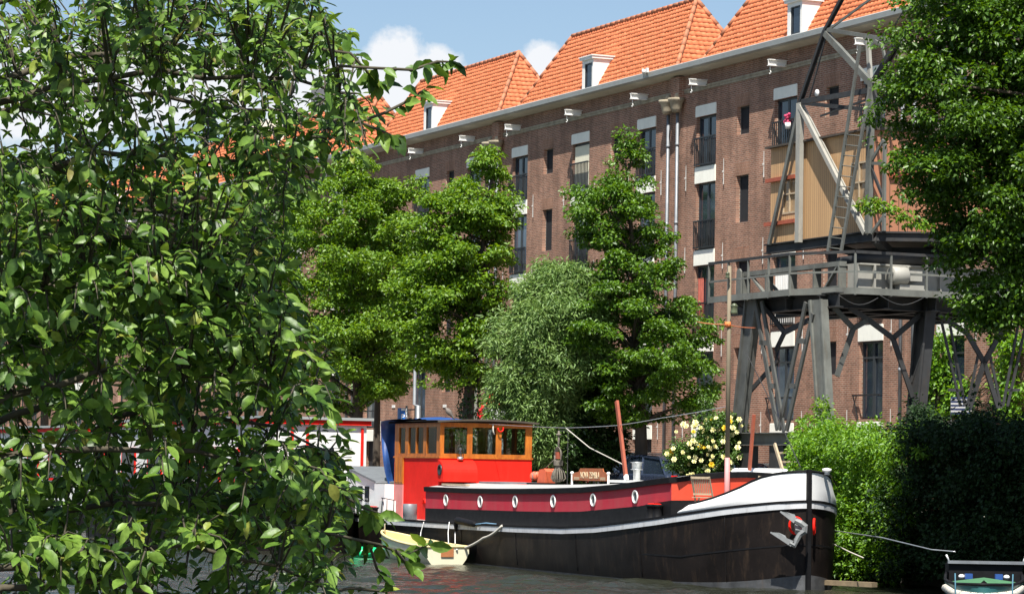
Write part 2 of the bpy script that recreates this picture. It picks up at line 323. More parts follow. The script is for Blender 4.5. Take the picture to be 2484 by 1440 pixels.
# water
mw = bpy.data.materials.new('canal_water'); mw.use_nodes = True; t = mw.node_tree; b = t.nodes['Principled BSDF']
b.inputs['Base Color'].default_value = (.022, .024, .016, 1); b.inputs['Roughness'].default_value = .1; b.inputs['Specular IOR Level'].default_value = .5; b.inputs['IOR'].default_value = 1.33
c = nd(t, 'ShaderNodeTexCoord'); mp = nd(t, 'ShaderNodeMapping'); mp.inputs['Scale'].default_value = (1, .7, 1); lk(t, c.outputs['Object'], mp.inputs[0])
n = nd(t, 'ShaderNodeTexNoise'); n.inputs['Scale'].default_value = 6; n.inputs['Detail'].default_value = 5; n.inputs['Roughness'].default_value = .6; n.inputs['Distortion'].default_value = .4; lk(t, mp.outputs[0], n.inputs[0])
n2 = nd(t, 'ShaderNodeTexNoise'); n2.inputs['Scale'].default_value = .5; n2.inputs['Detail'].default_value = 3; lk(t, mp.outputs[0], n2.inputs[0])
bb = nd(t, 'ShaderNodeBump'); bb.inputs['Strength'].default_value = 1.; bb.inputs['Distance'].default_value = .05
lk(t, math_n(t, 'ADD', n.outputs['Fac'], math_n(t, 'MULTIPLY', n2.outputs['Fac'], .6)), bb.inputs['Height']); lk(t, bb.outputs[0], b.inputs['Normal'])

# ------------------------------------------------------------------ the setting
def struct(o): o['kind'] = 'structure'; return o
QP = 12.4; ST = 1.45
def water_sheet():
    rng = np.random.default_rng(77); x0, x1, y0, y1 = -16, 16, 50, 98; nx, ny = 320, 440
    X, Y = np.meshgrid(np.linspace(x0, x1, nx), np.linspace(y0, y1, ny)); Z = np.zeros_like(X)
    for i in range(46):
        lam = .32*(2.6/.32)**rng.random(); th = rng.normal(.5, .8); k = 2*math.pi/lam; Z += .0048*lam**.9*np.sin(k*(X*math.cos(th)+Y*math.sin(th))+rng.uniform(0, 6.28))
    Z *= np.clip(np.minimum.reduce([X-x0, x1-X, Y-y0, y1-Y])/2, 0, 1)*(.75+.5*np.sin(X*.31+1)*np.sin(Y*.23))
    V = np.stack([X, Y, Z], -1).reshape(-1, 3); i = np.arange(ny-1)[:, None]*nx+np.arange(nx-1)[None, :]; i = i.ravel(); Q = np.stack([i, i+1, i+nx+1, i+nx], 1)
    b = len(V); e = np.array([(-700, -700, 0), (700, -700, 0), (700, 900, 0), (-700, 900, 0), (x0, y0, 0), (x1, y0, 0), (x1, y1, 0), (x0, y1, 0)], float)
    Q = np.concatenate([Q, b+np.array([(0, 1, 5, 4), (1, 2, 6, 5), (2, 3, 7, 6), (3, 0, 4, 7)])]); return nmesh('water', np.concatenate([V, e]), Q, mw, smooth=True)
mb = MB()
mb.boxf(P3(-500, -1500, -2), EA*1000, NF*(1500+QP-.5), (0, 0, ST+2), 0)
struct(mb.build('street', m_pave))
mb = MB(); mb.boxf(P3(-500, QP-.5, -2), EA*1000, NF*.5, (0, 0, ST+2.08), 0); struct(mb.build('quay_wall', m_quay))
mb = MB(); mb.boxf((-300, -300, -2), (600, 0, 0), (0, 306, 0), (0, 0, 2.9), 0); struct(mb.build('near_bank', m_soil))
# raised kerb along the parking bays
mb = MB()
for i in range(60): mb.boxf(P3(-70+i*2.0, 9.6, ST+.004), EA*1.98, NF*.18, (0, 0, .13))
struct(mb.build('kerb', m_stone))

# ------------------------------------------------------------------ the warehouse row
HW = 15.66; A0 = -3.5
WIN = [(1.88, 3.31), (7.43, 8.90), (13.0, 14.40)]
SLIT = [(4.80, 5.67), (10.72, 11.57)]
WZ = [(13.25, 15.0), (10.32, 12.64), (7.42, 9.74), (4.25, 6.70)]
LZ = [(15.0, 15.40), (12.64, 13.22), (9.74, 10.28), (6.70, 7.22), (3.66, 4.17)]
SZ = [(14.08, 15.05), (11.05, 12.67), (8.1, 9.73), (5.7, 6.76)]
def L(u, p, z): return (u, -p, z)
def nmesh(name, v, tris, mats, parent=None, quads=None, smooth=False, mi=None):
    me = bpy.data.meshes.new(name); v = np.ascontiguousarray(v, dtype=np.float32).reshape(-1, 3)
    k = tris.shape[1]; me.vertices.add(len(v)); me.vertices.foreach_set('co', v.ravel()); me.loops.add(tris.size); me.loops.foreach_set('vertex_index', tris.astype(np.int32).ravel())
    me.polygons.add(len(tris)); me.polygons.foreach_set('loop_start', np.arange(0, tris.size, k, dtype=np.int32)); me.polygons.foreach_set('loop_total', np.full(len(tris), k, dtype=np.int32))
    if smooth: me.polygons.foreach_set('use_smooth', np.ones(len(tris), dtype=bool))
    for q in (mats if isinstance(mats, (list, tuple)) else [mats]): me.materials.append(q)
    me.update(calc_edges=True); me.validate()
    o = bpy.data.objects.new(name, me); COL.objects.link(o)
    if parent is not None: o.parent = parent
    return o
struct(water_sheet())
def tileface(B0, bu, sv, Lb, H, il, ir, tw=.225, rh=.215, rng=np.random.default_rng(3)):
    B0, bu, sv = (np.array(q, float) for q in (B0, bu, sv)); nn = np.cross(bu, sv); nn = nn/np.linalg.norm(nn)
    V = []; Fc = []; base = 0; nrow = int(math.ceil(H/rh))
    for j in range(nrow):
        v0 = j*rh; v1 = min(H, v0+rh); vm = (v0+v1)/2; a = il*vm/H; b_ = Lb-ir*vm/H
        k0 = math.floor(a/tw*4); k1 = math.ceil(b_/tw*4)
        if k1-k0 < 2: continue
        us = np.clip(np.arange(k0, k1+1)*tw/4, a, b_); ph = us/tw*2*math.pi
        w = .018*np.sin(ph)+.007*np.sin(2*ph); jit = np.repeat(rng.normal(0, .004, len(us)//4+2), 4)[:len(us)]
        n = len(us)
        for (vv, off) in ((v0, -.01), (v0, .023), (v1+.015, .0)):
            V.append(B0+bu*us[:, None]+sv*(vv-.05+jit*2)[:, None]+nn*(w+off+jit)[:, None])
        i = np.arange(n-1)
        for r in (0, 1): Fc.append(np.stack([base+r*n+i, base+r*n+i+1, base+(r+1)*n+i+1, base+(r+1)*n+i], 1))
        base += 3*n
    return np.concatenate(V), np.concatenate(Fc)
def caps(mb, p1, p2, r=.085, seg=.42):
    p1 = np.array(p1, float); p2 = np.array(p2, float); n = max(2, int(np.linalg.norm(p2-p1)/seg))
    for i in range(n):
        a = p1+(p2-p1)*(i/n); b_ = p1+(p2-p1)*((i+1.12)/n); mb.tube([a, b_], [r*1.1, r*.9], 8)
def make_house():
    h = thing('warehouse', 'x', 'warehouse', P3(A0, 0, 0), -PHI, 'brick warehouses in a row along the canal street')
    # wall with openings
    ops = [(a, b, z0, z1, .19, .03) for a, b in WIN for z0, z1 in WZ]+[(a, b, ST, 3.66, .3, .03) for a, b in WIN]+[(a, b, z0, z1, .17, .07) for a, b in SLIT for z0, z1 in SZ]
    us = sorted({0, HW}|{q for o in ops for q in o[:2]}); zs = sorted({ST, 16.7}|{q for o in ops for q in o[2:4]})
    w = MB()
    for i in range(len(us)-1):
        for j in range(len(zs)-1):
            um = (us[i]+us[i+1])/2; zm = (zs[j]+zs[j+1])/2
            if any(o[0] < um < o[1] and o[2] < zm < o[3] for o in ops): continue
            w.quad(L(us[i], 0, zs[j]), L(us[i+1], 0, zs[j]), L(us[i+1], 0, zs[j+1]), L(us[i], 0, zs[j+1]))
    for a, b, z0, z1, d, sl in ops:
        A, B_ = a+sl, b-sl
        w.quad(L(a, 0, z0), L(A, -d, z0), L(A, -d, z1), L(a, 0, z1)); w.quad(L(b, 0, z0), L(b, 0, z1), L(B_, -d, z1), L(B_, -d, z0))
        w.quad(L(a, 0, z1), L(A, -d, z1), L(B_, -d, z1), L(b, 0, z1)); w.quad(L(a, 0, z0), L(b, 0, z0), L(B_, -d, z0), L(A, -d, z0))
    # side and rear walls, flat lead roof between
    w.quad(L(0, 0, ST), L(0, 0, 16.7), L(0, -14, 16.7), L(0, -14, ST)); w.quad(L(HW, 0, ST), L(HW, -14, ST), L(HW, -14, 16.7), L(HW, 0, 16.7)); w.quad(L(0, -14, ST), L(0, -14, 16.7), L(HW, -14, 16.7), L(HW, -14, ST))
    w.build('wall', m_brick, h, True)
    m = MB(); m.box(.01, HW-.01, .004, 13.99, 16.6, 16.72); m.build('flat_roof', m_zinc, h, True)
    # string course and brick pilaster at the party wall
    m = MB(); m.box(0, HW, -.055, -.002, 16.02, 16.09); m.box(0, HW, -.035, -.002, 15.93, 16.018); m.build('string_course', m_hopper, h, True)
    m = MB(); m.box(.33, .95, -.24, -.001, 15.75, 16.55); m.build('pilaster', m_brick, h, True)
    # cornice gutter
    m = MB(); m.prism([L(0, .0, 16.585), L(0, .30, 16.62), L(0, .46, 16.66), L(0, .46, 16.70), L(0, .03, 16.72)], (HW, 0, 0)); m.build('soffit', m_soffit, h, True)
    m = MB(); m.prism([L(0, .462, 16.665), L(0, .60, 16.70), L(0, .62, 16.87), L(0, .58, 16.90), L(0, .55, 16.87), L(0, .53, 16.76), L(0, .2, 16.75), L(0, .2, 16.705), L(0, .462, 16.705)], (HW, 0, 0)); m.build('gutter', m_gutter, h, True)
    # roof: front, back and two hipped ends in real pantiles
    zb, zt, bb_ = 16.88, 19.82, 1.7; u0, u1 = 2.03, 15.9; dz = zt-zb; H = math.hypot(dz, bb_)
    parts = [tileface(L(u0, 0, zb), (1, 0, 0), (0, bb_/H, dz/H), u1-u0, H, bb_, bb_),
             tileface(L(u1, 0, zb), (0, 1, 0), (-bb_/H, 0, dz/H), 2*bb_, H, bb_, bb_),
             tileface(L(u0, -2*bb_, zb), (0, -1, 0), (bb_/H, 0, dz/H), 2*bb_, H, bb_, bb_),
             tileface(L(u1, -2*bb_, zb), (-1, 0, 0), (0, -bb_/H, dz/H), u1-u0, H, bb_, bb_)]
    V = []; Fa = []; b0 = 0
    for v, f in parts: V.append(v); Fa.append(f+b0); b0 += len(v)
    roof = nmesh('roof', np.concatenate(V), np.concatenate(Fa), m_tile, h)
    m = MB(); e1 = L(u0+bb_, -bb_, zt+.02); e2 = L(u1-bb_, -bb_, zt+.02); caps(m, e1, e2)
    for a, b_ in ((L(u0, 0, zb), e1), (L(u1, 0, zb), e2), (L(u0, -2*bb_, zb), e1), (L(u1, -2*bb_, zb), e2)): caps(m, a, b_)
    m.build('ridge_tiles', m_cap, roof, True)
    # dormer
    m = MB(); d0, d1, f = 8.33, 9.30, .08
    m.box(d0, d0+.2, -f, -f+.12, 16.92, 18.12); m.box(d1-.13, d1, -f, -f+.12, 16.92, 18.12); m.box(d0+.2, d1-.13, -f, -f+.12, 16.92, 17.05); m.box(d0+.2, d1-.13, -f, -f+.12, 17.98, 18.12)
    for a, b_ in ((d0, d0+.05), (d1-.05, d1)): m.prism([L(a, -.04, 16.95), L(a, -.86, 18.12), L(a, -.04, 18.12)], (b_-a, 0, 0))
    m.box(d0-.07, d1+.07, -f-.09, .98, 18.122, 18.22); m.box(d0-.1, d1+.1, -f-.12, 1.0, 18.222, 18.26)
    dm = m.build('dormer', m_white, h, True)
    m = MB(); m.quad(L(d0+.26, f-.06, 17.1), L(d1-.2, f-.06, 17.1), L(d1-.2, f-.06, 17.94), L(d0+.26, f-.06, 17.94)); m.build('pane', m_glass, dm, True)
    m = MB(); a, b_ = d0+.2, d1-.13
    for q in ((a, a+.06, 17.05, 17.98), (b_-.06, b_, 17.05, 17.98), (a+.06, b_-.06, 17.05, 17.1), (a+.06, b_-.06, 17.94, 17.98)): m.box(q[0], q[1], -f+.02, -f+.09, q[2], q[3])
    m.build('window_frame', m_frame, dm, True)
    # window groups
    for wi, (a, b_) in enumerate(WIN):
        for zi, (z0, z1) in enumerate(WZ):
            A, B2 = a+.03, b_-.03; d = -.2; m = MB(); mid = (A+B2)/2
            for q in ((A, A+.07, z0, z1), (B2-.07, B2, z0, z1), (mid-.06, mid+.06, z0+.07, z1-.07), (A+.07, B2-.07, z1-.07, z1), (A+.07, B2-.07, z0, z0+.07)): m.box(q[0], q[1], .11, .17, q[2], q[3])
            if zi == 3: m.box(A+.07, mid-.06, .11, .17, z0+1.9, z0+1.96); m.box(mid+.06, B2-.07, .11, .17, z0+1.9, z0+1.96)
            fr = m.build('window', m_frame, h, True)
            m = MB(); tl = .018*math.sin(wi*5.1+zi*3.3)
            m.quad(L(A, -.145, z0), L(mid, -.145+tl, z0), L(mid, -.145+tl, z1), L(A, -.145, z1)); m.quad(L(mid, -.145-tl, z0), L(B2, -.145, z0), L(B2, -.145, z1), L(mid, -.145-tl, z1)); m.build('pane', m_glass, fr, True)
            m = MB()
            if zi < 3:
                m.box(a-.02, b_+.02, -.10, -.05, z0+.95, z0+1.0); m.box(a-.02, b_+.02, -.10, -.05, z0+.02, z0+.06)
                for k in range(13): x = a+(b_-a)*k/12; m.box(x-.012, x+.012, -.088, -.062, z0+.06, z0+.95)
                for x in (a-.01, b_-.01): m.box(x, x+.02, -.05, .01, z0+.955, z0+.99)
                m.box(a, b_, -.04, .14, z0-.03, z0-.001)
            else:
                m.box(a-.18, b_+.05, -.16, -.11, z0+.72, z0+.77); m.box(a-.18, a-.13, -.16, .0, z0+.72, z0+.77); m.bar(L(a-.15, .13, z0+.72), L(a-.02, .02, z0+.02), .03)
            m.build('railing', m_black, fr, True)
        for li, (z0, z1) in enumerate(LZ):
            m = MB(); m.box(a-.05, b_+.02, -.035, .2, z0+.001, z1-.03); m.box(a-.03, b_, -.02, .2, z1-.03, z1-.005); m.build('lintel', m_stone, h, True)
        m = MB(); m.box(a+.03, b_-.03, .24, .3, ST, 3.66); m.build('cellar_door', m_dark, h, True)
        # hoist beam with hook
        u = (a+b_)/2; m = MB(); m.ibeam(L(u, -.02, 16.14), L(u, .70, 16.14), .15, .22, t=.025); bm_ = m.build('hoist_beam', m_white, h, True)
        m = MB(); m.tube([L(u, .62, 16.03), L(u, .62, 15.86)], .016, 6); m.tube([L(u+.05*math.sin(q), .62, 15.81-.05*math.cos(q)) for q in np.linspace(math.pi, -1.2, 9)], .014, 6); m.build('hook', m_white, bm_, True)
    for a, b_ in SLIT:
        for z0, z1 in SZ:
            m = MB(); A, B2 = a+.07, b_-.07
            for q in ((A, A+.04, z0, z1), (B2-.04, B2, z0, z1), (A+.04, B2-.04, z1-.04, z1), (A+.04, B2-.04, z0, z0+.04)): m.box(q[0], q[1], .12, .16, q[2], q[3])
            fr = m.build('slit_window', m_frame, h, True); m = MB(); m.quad(L(A, -.145, z0), L(B2, -.145, z0), L(B2, -.145, z1), L(A, -.145, z1)); m.build('pane', m_dark, fr, True)
            m = MB(); m.box(a-.08, b_+.08, -.004, -.001, z1+.002, z1+.44); m.build('brick_arch', m_arch, h, True)
    for u in (.02, .73):
        m = MB(); m.tube([L(u, .17, 15.4), L(u, .17, 3.0)], .058, 10)
        for z in (14.2, 11.4, 8.6, 5.8): m.tube([L(u, .17, z), L(u, .17, z-.12)], .07, 10)
        pi_ = m.build('drainpipe', m_zinc, h, True)
        m = MB(); m.lathe(L(u+.09, .27, 15.28), [(.0, 0), (.15, 0), (.19, .12), (.24, .36), (.31, .42), (.31, .5), (.24, .5), (.0, .42)], 14); m.ell(L(u+.09, .22, 15.85), .12, .12, .14); m.build('rain_hopper', m_hopper, pi_, True)
    for z in (12.9, 9.98, 6.95, 4.1):
        for u in (1.2, 3.98, 6.8, 9.5, 12.35, 14.95):
            m = MB(); m.bar(L(u, .05, z-.45), L(u, .05, z+.45), .03, .025, (1, 0, 0), w2=.015, h2=.015); m.bar(L(u, .07, z-.03), L(u, .07, z+.03), .06, .04, (1, 0, 0)); m.build('wall_anchor', m_anch, h, True)
    return h
H0 = make_house()
km = kid_map()
HOUSES = {0: H0}
hl = {-1: 'brown brick warehouse right above the red barge, a cream blind in one top window',
      0: 'brown brick warehouse standing directly behind the tan cabined dock crane',
      -2: 'brown brick warehouse behind the light green street trees above the red wheelhouse',
      -3: 'brick warehouse whose tiled roof end peeps out where the foreground branches stop',
      -4: 'brick warehouse behind foreground branches, third roof left of the drainpipes above the barge',
      -5: 'brick warehouse glimpsed only through the middle of the foreground foliage',
      -6: 'brick warehouse glimpsed through the foliage near the left edge of the picture',
      -7: 'farthest brick warehouse of the row, at the very left edge behind leaves',
      1: 'nearest brick warehouse, green climber round its ground floor window at the right edge'}
for k in (-7, -6, -5, -4, -3, -2, -1, 1):
    c = copy_tree(H0, km); c.location = tuple(P3(A0+HW*k, 0, 0)); HOUSES[k] = c
for k, c in HOUSES.items(): c['label'] = hl[k]
rg = random.Random(4)
m_pane1 = glassmat('pane_with_grey_curtain', (.16, .18, .19), .08, .9); m_pane2 = glassmat('pane_with_cream_curtain', (.36, .35, .29), .12, .8); m_pane3 = glassmat('pane_pale_reflection', (.06, .085, .12), .03, 1.)
for k, h in HOUSES.items():
    for fr in [c for c in bpy.data.objects if c.parent is h and c.name.startswith('window')]:
        q = rg.random()
        if q < .5: continue
        for pn in [c for c in bpy.data.objects if c.parent is fr and c.name.startswith('pane')]: pn.material_slots[0].link = 'OBJECT'; pn.material_slots[0].material = m_pane1 if q < .7 else (m_pane2 if q < .78 and k not in (0, -1) else m_pane3)
def onhouse(k, mb, name, mats): return mb.build(name, mats, HOUSES[k], True)
m_blind = mat('cream_blind', (.72, .68, .52), .8, .05, 2)
mb = MB(); uf = hp(1567, 187, .66)[0]-(A0-HW); mb.ell(L(uf, .72, 16.90), .12, .1, .08); mb.boxf(L(uf-.25, .66, 16.84), (.2, -.14, 0), (.05, .05, 0), (0, 0, .16)); mb.boxf(L(uf+.1, .66, 16.84), (.2, -.04, 0), (.02, -.1, 0), (0, 0, .16)); onhouse(-1, mb, 'floodlight', m_white)
mb = MB(); a, b_ = WIN[1]; mb.box(a+.1, b_-.1, .07, .1, 13.35, 14.9); onhouse(-1, mb, 'window_blind', m_blind)
mb = MB()
for k in range(12): x = a+.05+(b_-a-.1)*k/12; mb.box(x, x+.06, .06, .09, 7.45, 9.1)
onhouse(0, mb, 'slatted_screen', m_white)
m_curt = mat('salmon_curtain', (.50, .13, .09), .85, .15, 8)
mb = MB(); a, b_ = WIN[0]
for q in range(3): mb.box(a+.1+q*.14, a+.17+q*.14, .08, .12, 4.3+3.15, 9.3)
onhouse(0, mb, 'curtain', m_curt)
mb = MB(); a, b_ = WIN[0]; mb.box(b_-.5, b_-.12, .1, .13, 4.3, 6.3); onhouse(-2, mb, 'red_curtain', mat('red_curtain', (.4, .02, .02), .8, .2, 8))

# ------------------------------------------------------------------ foliage
RNG = np.random.default_rng(11)
def unit(v): return v/(np.linalg.norm(v, axis=-1, keepdims=True)+1e-9)
def leaves(name, C, ax, nr, size, width, mats, parent, fold=.25):
    """folded diamond leaves: C base points, ax leaf direction, nr leaf normal"""
    side = unit(np.cross(ax, nr)); nr = unit(np.cross(side, ax)); s = size[:, None]; n = len(C)
    v = np.stack([C, C+ax*s*.45+side*s*width*.5+nr*s*fold*width, C+ax*s-nr*s*.12, C+ax*s*.45-side*s*width*.5+nr*s*fold*width], 1)
    b = (np.arange(n)*4)[:, None]; tri = np.concatenate([b+np.array([0, 1, 2]), b+np.array([0, 2, 3])], 1).reshape(-1, 3)
    return nmesh(name, v.reshape(-1, 3), tri, mats, parent)
def sprays(centers, per, rad, flat, size, rng, droop=.25, out=None, upb=1.2):
    n = len(centers)*per; cc = np.repeat(centers, per, 0); d = unit(rng.normal(size=(n, 3))); r = rng.random(n)**.45
    rr = np.repeat(rng.uniform(.6, 1.35, len(centers))*rad, per)
    off = d*(r*rr)[:, None]; off[:, 2] *= flat
    h = np.hypot(off[:, 0], off[:, 1]); off[:, 2] -= droop*h*h/np.maximum(rr, .01)
    C = cc+off; ax = unit(off*np.array([1, 1, .3])/np.maximum(rr, .01)[:, None]+rng.normal(size=(n, 3))*.45+np.array([0, 0, -.25]))
    nr = unit(np.array([0, -.25, upb])+rng.normal(size=(n, 3))*.55)
    return C, ax, nr, size*rng.uniform(.6, 1.3, n)
def atY(x, y, Y): d = ray(x, y); return CAM+d*(Y/d[1])
def env_points(env, Yc, n, rng, depth=.9, shell=.5, gap=-.45, narm=26):
    ys = np.array([e[0] for e in env], float); Q = np.array([[*atY(e[1], e[0], Yc), *atY(e[2], e[0], Yc)] for e in env])
    w = np.array([e[2]-e[1] for e in env], float); cy = np.linspace(ys[0], ys[-1], 200); cw = np.interp(cy, ys, w); pdf = cw/cw.sum()
    y = rng.choice(cy, n, p=pdf)+rng.uniform(-2, 2, n)
    xl = np.interp(y, ys, Q[:, 0]); xr = np.interp(y, ys, Q[:, 3]); z = np.interp(y, ys, (Q[:, 2]+Q[:, 5])/2)
    th = rng.uniform(0, 2*math.pi, n); r = rng.random(n)**shell
    ph = rng.uniform(0, 6.28, 6); lam = rng.uniform(.8, 1.5)
    r = r*(1.03+.17*np.sin(z*3.1/lam+th*2+ph[0])*np.cos(th*3+ph[1])+.08*np.sin(z*7.3+ph[2]))
    P = np.stack([(xl+xr)/2+(xr-xl)/2*r*np.cos(th), Yc+(xr-xl)/2*depth*r*np.sin(th), z], 1)
    g = np.sin(P[:, 0]*3.6/lam+ph[3])*np.sin(P[:, 2]*4.2/lam+ph[4])+.8*np.sin(P[:, 1]*2.7+P[:, 2]*2.2+ph[5])
    keep = g > gap
    P = P[keep]
    # side branches that reach past the crown's outline, each a string of tufts
    arms = []
    for _ in range(narm):
        i = rng.integers(len(P)); q = P[i]; ax_ = np.array([np.interp(q[2], z[np.argsort(z)], ((xl+xr)/2)[np.argsort(z)]), Yc, q[2]]); d_ = q-ax_; d_[2] = 0
        if np.linalg.norm(d_) < .5: continue
        hw = np.interp(q[2], z[np.argsort(z)], ((xr-xl)/2)[np.argsort(z)]); d_ = d_/np.linalg.norm(d_); up_ = rng.uniform(-.1, .45)
        for k in np.arange(.75, rng.uniform(1.0, 1.28), .11): arms.append(ax_+d_*hw*k+np.array([0, 0, up_*(k-.75)*hw*2]))
    if arms: P = np.concatenate([P, np.array(arms)])
    return P, None
def limbs(m, base, top, targets, r0, rng, lift=.55, n=5, rt=.02):
    base = np.array(base, float); top = np.array(top, float)
    for T in targets:
        hd = np.hypot(*(T[:2]-base[:2])); H_ = top[2]-base[2]
        zf = np.clip((T[2]-hd*lift-base[2])/H_, .18, .97); S = base+(top-base)*zf
        ra = max(rt*1.6, r0*(1-zf*.85)*.42); mid = S+(T-S)*.5+np.array([0, 0, hd*.05])+rng.normal(size=3)*.08*max(.3, hd*.3)
        m.tube([S, S+(mid-S)*.5+rng.normal(size=3)*.03, mid, T], [ra, ra*.75, ra*.5, rt*.5], n, cap=False)
def tree(name, label, x, ybase, p, env, r0, nc, per, size, lm, group, rad=.46, nl=34, lean=0, cat='tree', seed=1, zb=ST, flat=.42, width=.62, ivy=0, depth=.9, topx=None, shell=.5):
    rng = np.random.default_rng(seed); a, _ = hp(x, ybase, p); B = P3(a, p, zb); t = thing(name, label, cat, B, 0, group)
    Yc = B[1]; C, _ = env_points(env, Yc, nc, rng, depth, shell, -.95 if cat == 'shrub' else -.68, 40 if cat == 'shrub' else 26)
    topy = env[0][0]+ (env[-1][0]-env[0][0])*.1; tx = topx or (env[0][1]+env[0][2])/2
    top = atY(tx, topy, Yc)
    m = MB(); pts = [B+(top-B)*k+np.array([math.sin(k*7+seed), math.cos(k*5+seed), 0])*.12*(k > 0)*(k < 1) for k in np.linspace(0, 1, 9)]
    # keep the lower stem upright, ending near the crown's axis
    for i, k in enumerate(np.linspace(0, 1, 9)): pts[i][0] = B[0]+(top[0]-B[0])*k**1.8
    m.tube(pts, [r0*1.25]+[r0*(1-.88*k) for k in np.linspace(0, 1, 9)[1:]], 9); m.build('trunk', m_bark, t)
    m = MB(); idx = rng.choice(len(C), min(nl, len(C)), replace=False); limbs(m, B, top, C[idx], r0, rng); m.build('branches', m_bark, t)
    L_ = sprays(C, per, rad, flat, size, rng)
    if ivy:
        n = ivy; z = rng.uniform(B[2], B[2]+(top[2]-B[2])*.45, n); th = rng.uniform(0, 2*math.pi, n); k = (z-B[2])/(top[2]-B[2])
        C2 = np.stack([B[0]+(top[0]-B[0])*k**1.8+np.cos(th)*r0*1.3, B[1]+np.sin(th)*r0*1.3, z], 1); nr = np.stack([np.cos(th), np.sin(th), .3+0*z], 1)
        leaves('trunk_ivy', C2-t_loc(t), unit(rng.normal(size=(n, 3))+np.array([0, 0, -1])), unit(nr+rng.normal(size=(n, 3))*.3), rng.uniform(.08, .15, n), .8, m_leafI, t)
    leaves('crown', L_[0]-t_loc(t), L_[1], L_[2], L_[3], width, lm, t); return t
def t_loc(t): return np.array(t.location)

TG = 'street trees between the canal and the warehouses'
tree('street_tree', 'light green street tree with dark trunk left of the wheelhouse, crown against orange roof', 870, 1005, 9.6,
     [(372, 835, 880), (400, 790, 925), (450, 760, 965), (520, 700, 1015), (600, 670, 1040), (700, 640, 1040), (780, 660, 1030), (860, 700, 1010), (930, 740, 1000), (985, 800, 900)], .24, 640, 120, .135, m_leafB, TG, seed=3, nl=60)
tree('street_tree', 'street tree with a thinner trunk close behind the crown left of the wheelhouse', 915, 1005, 6.0,
     [(520, 880, 960), (600, 830, 1010), (700, 800, 1020), (800, 820, 1000), (880, 850, 990), (960, 870, 950)], .17, 130, 80, .17, m_leafA, TG, seed=4)
tree('street_tree', 'pale green open crowned street tree right of the lamp post, thin at its top', 1130, 1005, 9.6,
     [(350, 1180, 1205), (420, 1130, 1215), (470, 1060, 1220), (530, 1020, 1235), (600, 975, 1250), (660, 965, 1240), (720, 950, 1230), (800, 955, 1215), (860, 1000, 1215), (930, 1080, 1190)], .25, 500, 110, .135, m_leafB, TG, seed=7, nl=70, ivy=900, topx=1195)
tree('street_tree', 'darker green pointed street tree rising alone in front of the middle drainpipes', 1557, 1100, 8.6,
     [(318, 1505, 1530), (350, 1490, 1555), (420, 1478, 1585), (452, 1470, 1578), (475, 1410, 1590), (530, 1395, 1600), (600, 1415, 1630), (650, 1440, 1640), (690, 1420, 1670), (760, 1370, 1690), (830, 1360, 1700), (880, 1380, 1745), (940, 1420, 1750), (1000, 1460, 1680), (1025, 1490, 1640)], .22, 450, 125, .12, m_leafA, TG, seed=9, nl=60, rad=.42)
# sprays of side branches that break the outline
def spray_limb(parent_label_pts): pass
tree('street_tree', 'dense street tree behind the right half of the foreground branches', 610, 1000, 9.6,
     [(400, 560, 660), (470, 500, 740), (560, 470, 760), (680, 450, 770), (800, 460, 760), (900, 500, 720), (980, 560, 660)], .26, 300, 80, .19, m_leafA, TG, seed=12)
tree('street_tree', 'dense street tree behind the middle of the foreground branches', 385, 1000, 9.6,
     [(560, 330, 430), (620, 280, 490), (700, 250, 520), (820, 240, 520), (920, 280, 480), (980, 330, 430)], .25, 240, 80, .19, m_leafA, TG, seed=13)
tree('street_tree', 'dense street tree at the left edge behind the foreground branches', 110, 1000, 9.6,
     [(400, 60, 160), (470, 0, 230), (560, -40, 260), (680, -60, 280), (800, -40, 280), (900, 20, 240), (980, 80, 160)], .25, 300, 80, .2, m_leafA, TG, seed=14)
# willow like silvery shrub
tree('silvery_willow_shrub', 'grey green willow shrub with narrow silvery leaves between two darker trees', 1345, 1090, 11.0,
     [(650, 1320, 1400), (700, 1270, 1470), (760, 1240, 1475), (830, 1212, 1480), (880, 1205, 1450), (940, 1200, 1400), (1000, 1205, 1375), (1060, 1240, 1360), (1110, 1290, 1370)], .10, 1000, 75, .17, m_leafW, None, seed=21, cat='shrub', rad=.34, flat=1.0, width=.24, nl=60, depth=.8)
tree('dark_evergreen_shrub', 'very dark dense evergreen shrub filling the gap behind the ship name board', 1400, 1120, 9.8,
     [(880, 1370, 1490), (940, 1330, 1495), (1020, 1290, 1495), (1100, 1285, 1492), (1165, 1285, 1492)], .14, 300, 90, .13, m_leafI, None, seed=22, cat='shrub', rad=.35, flat=1., depth=.7)
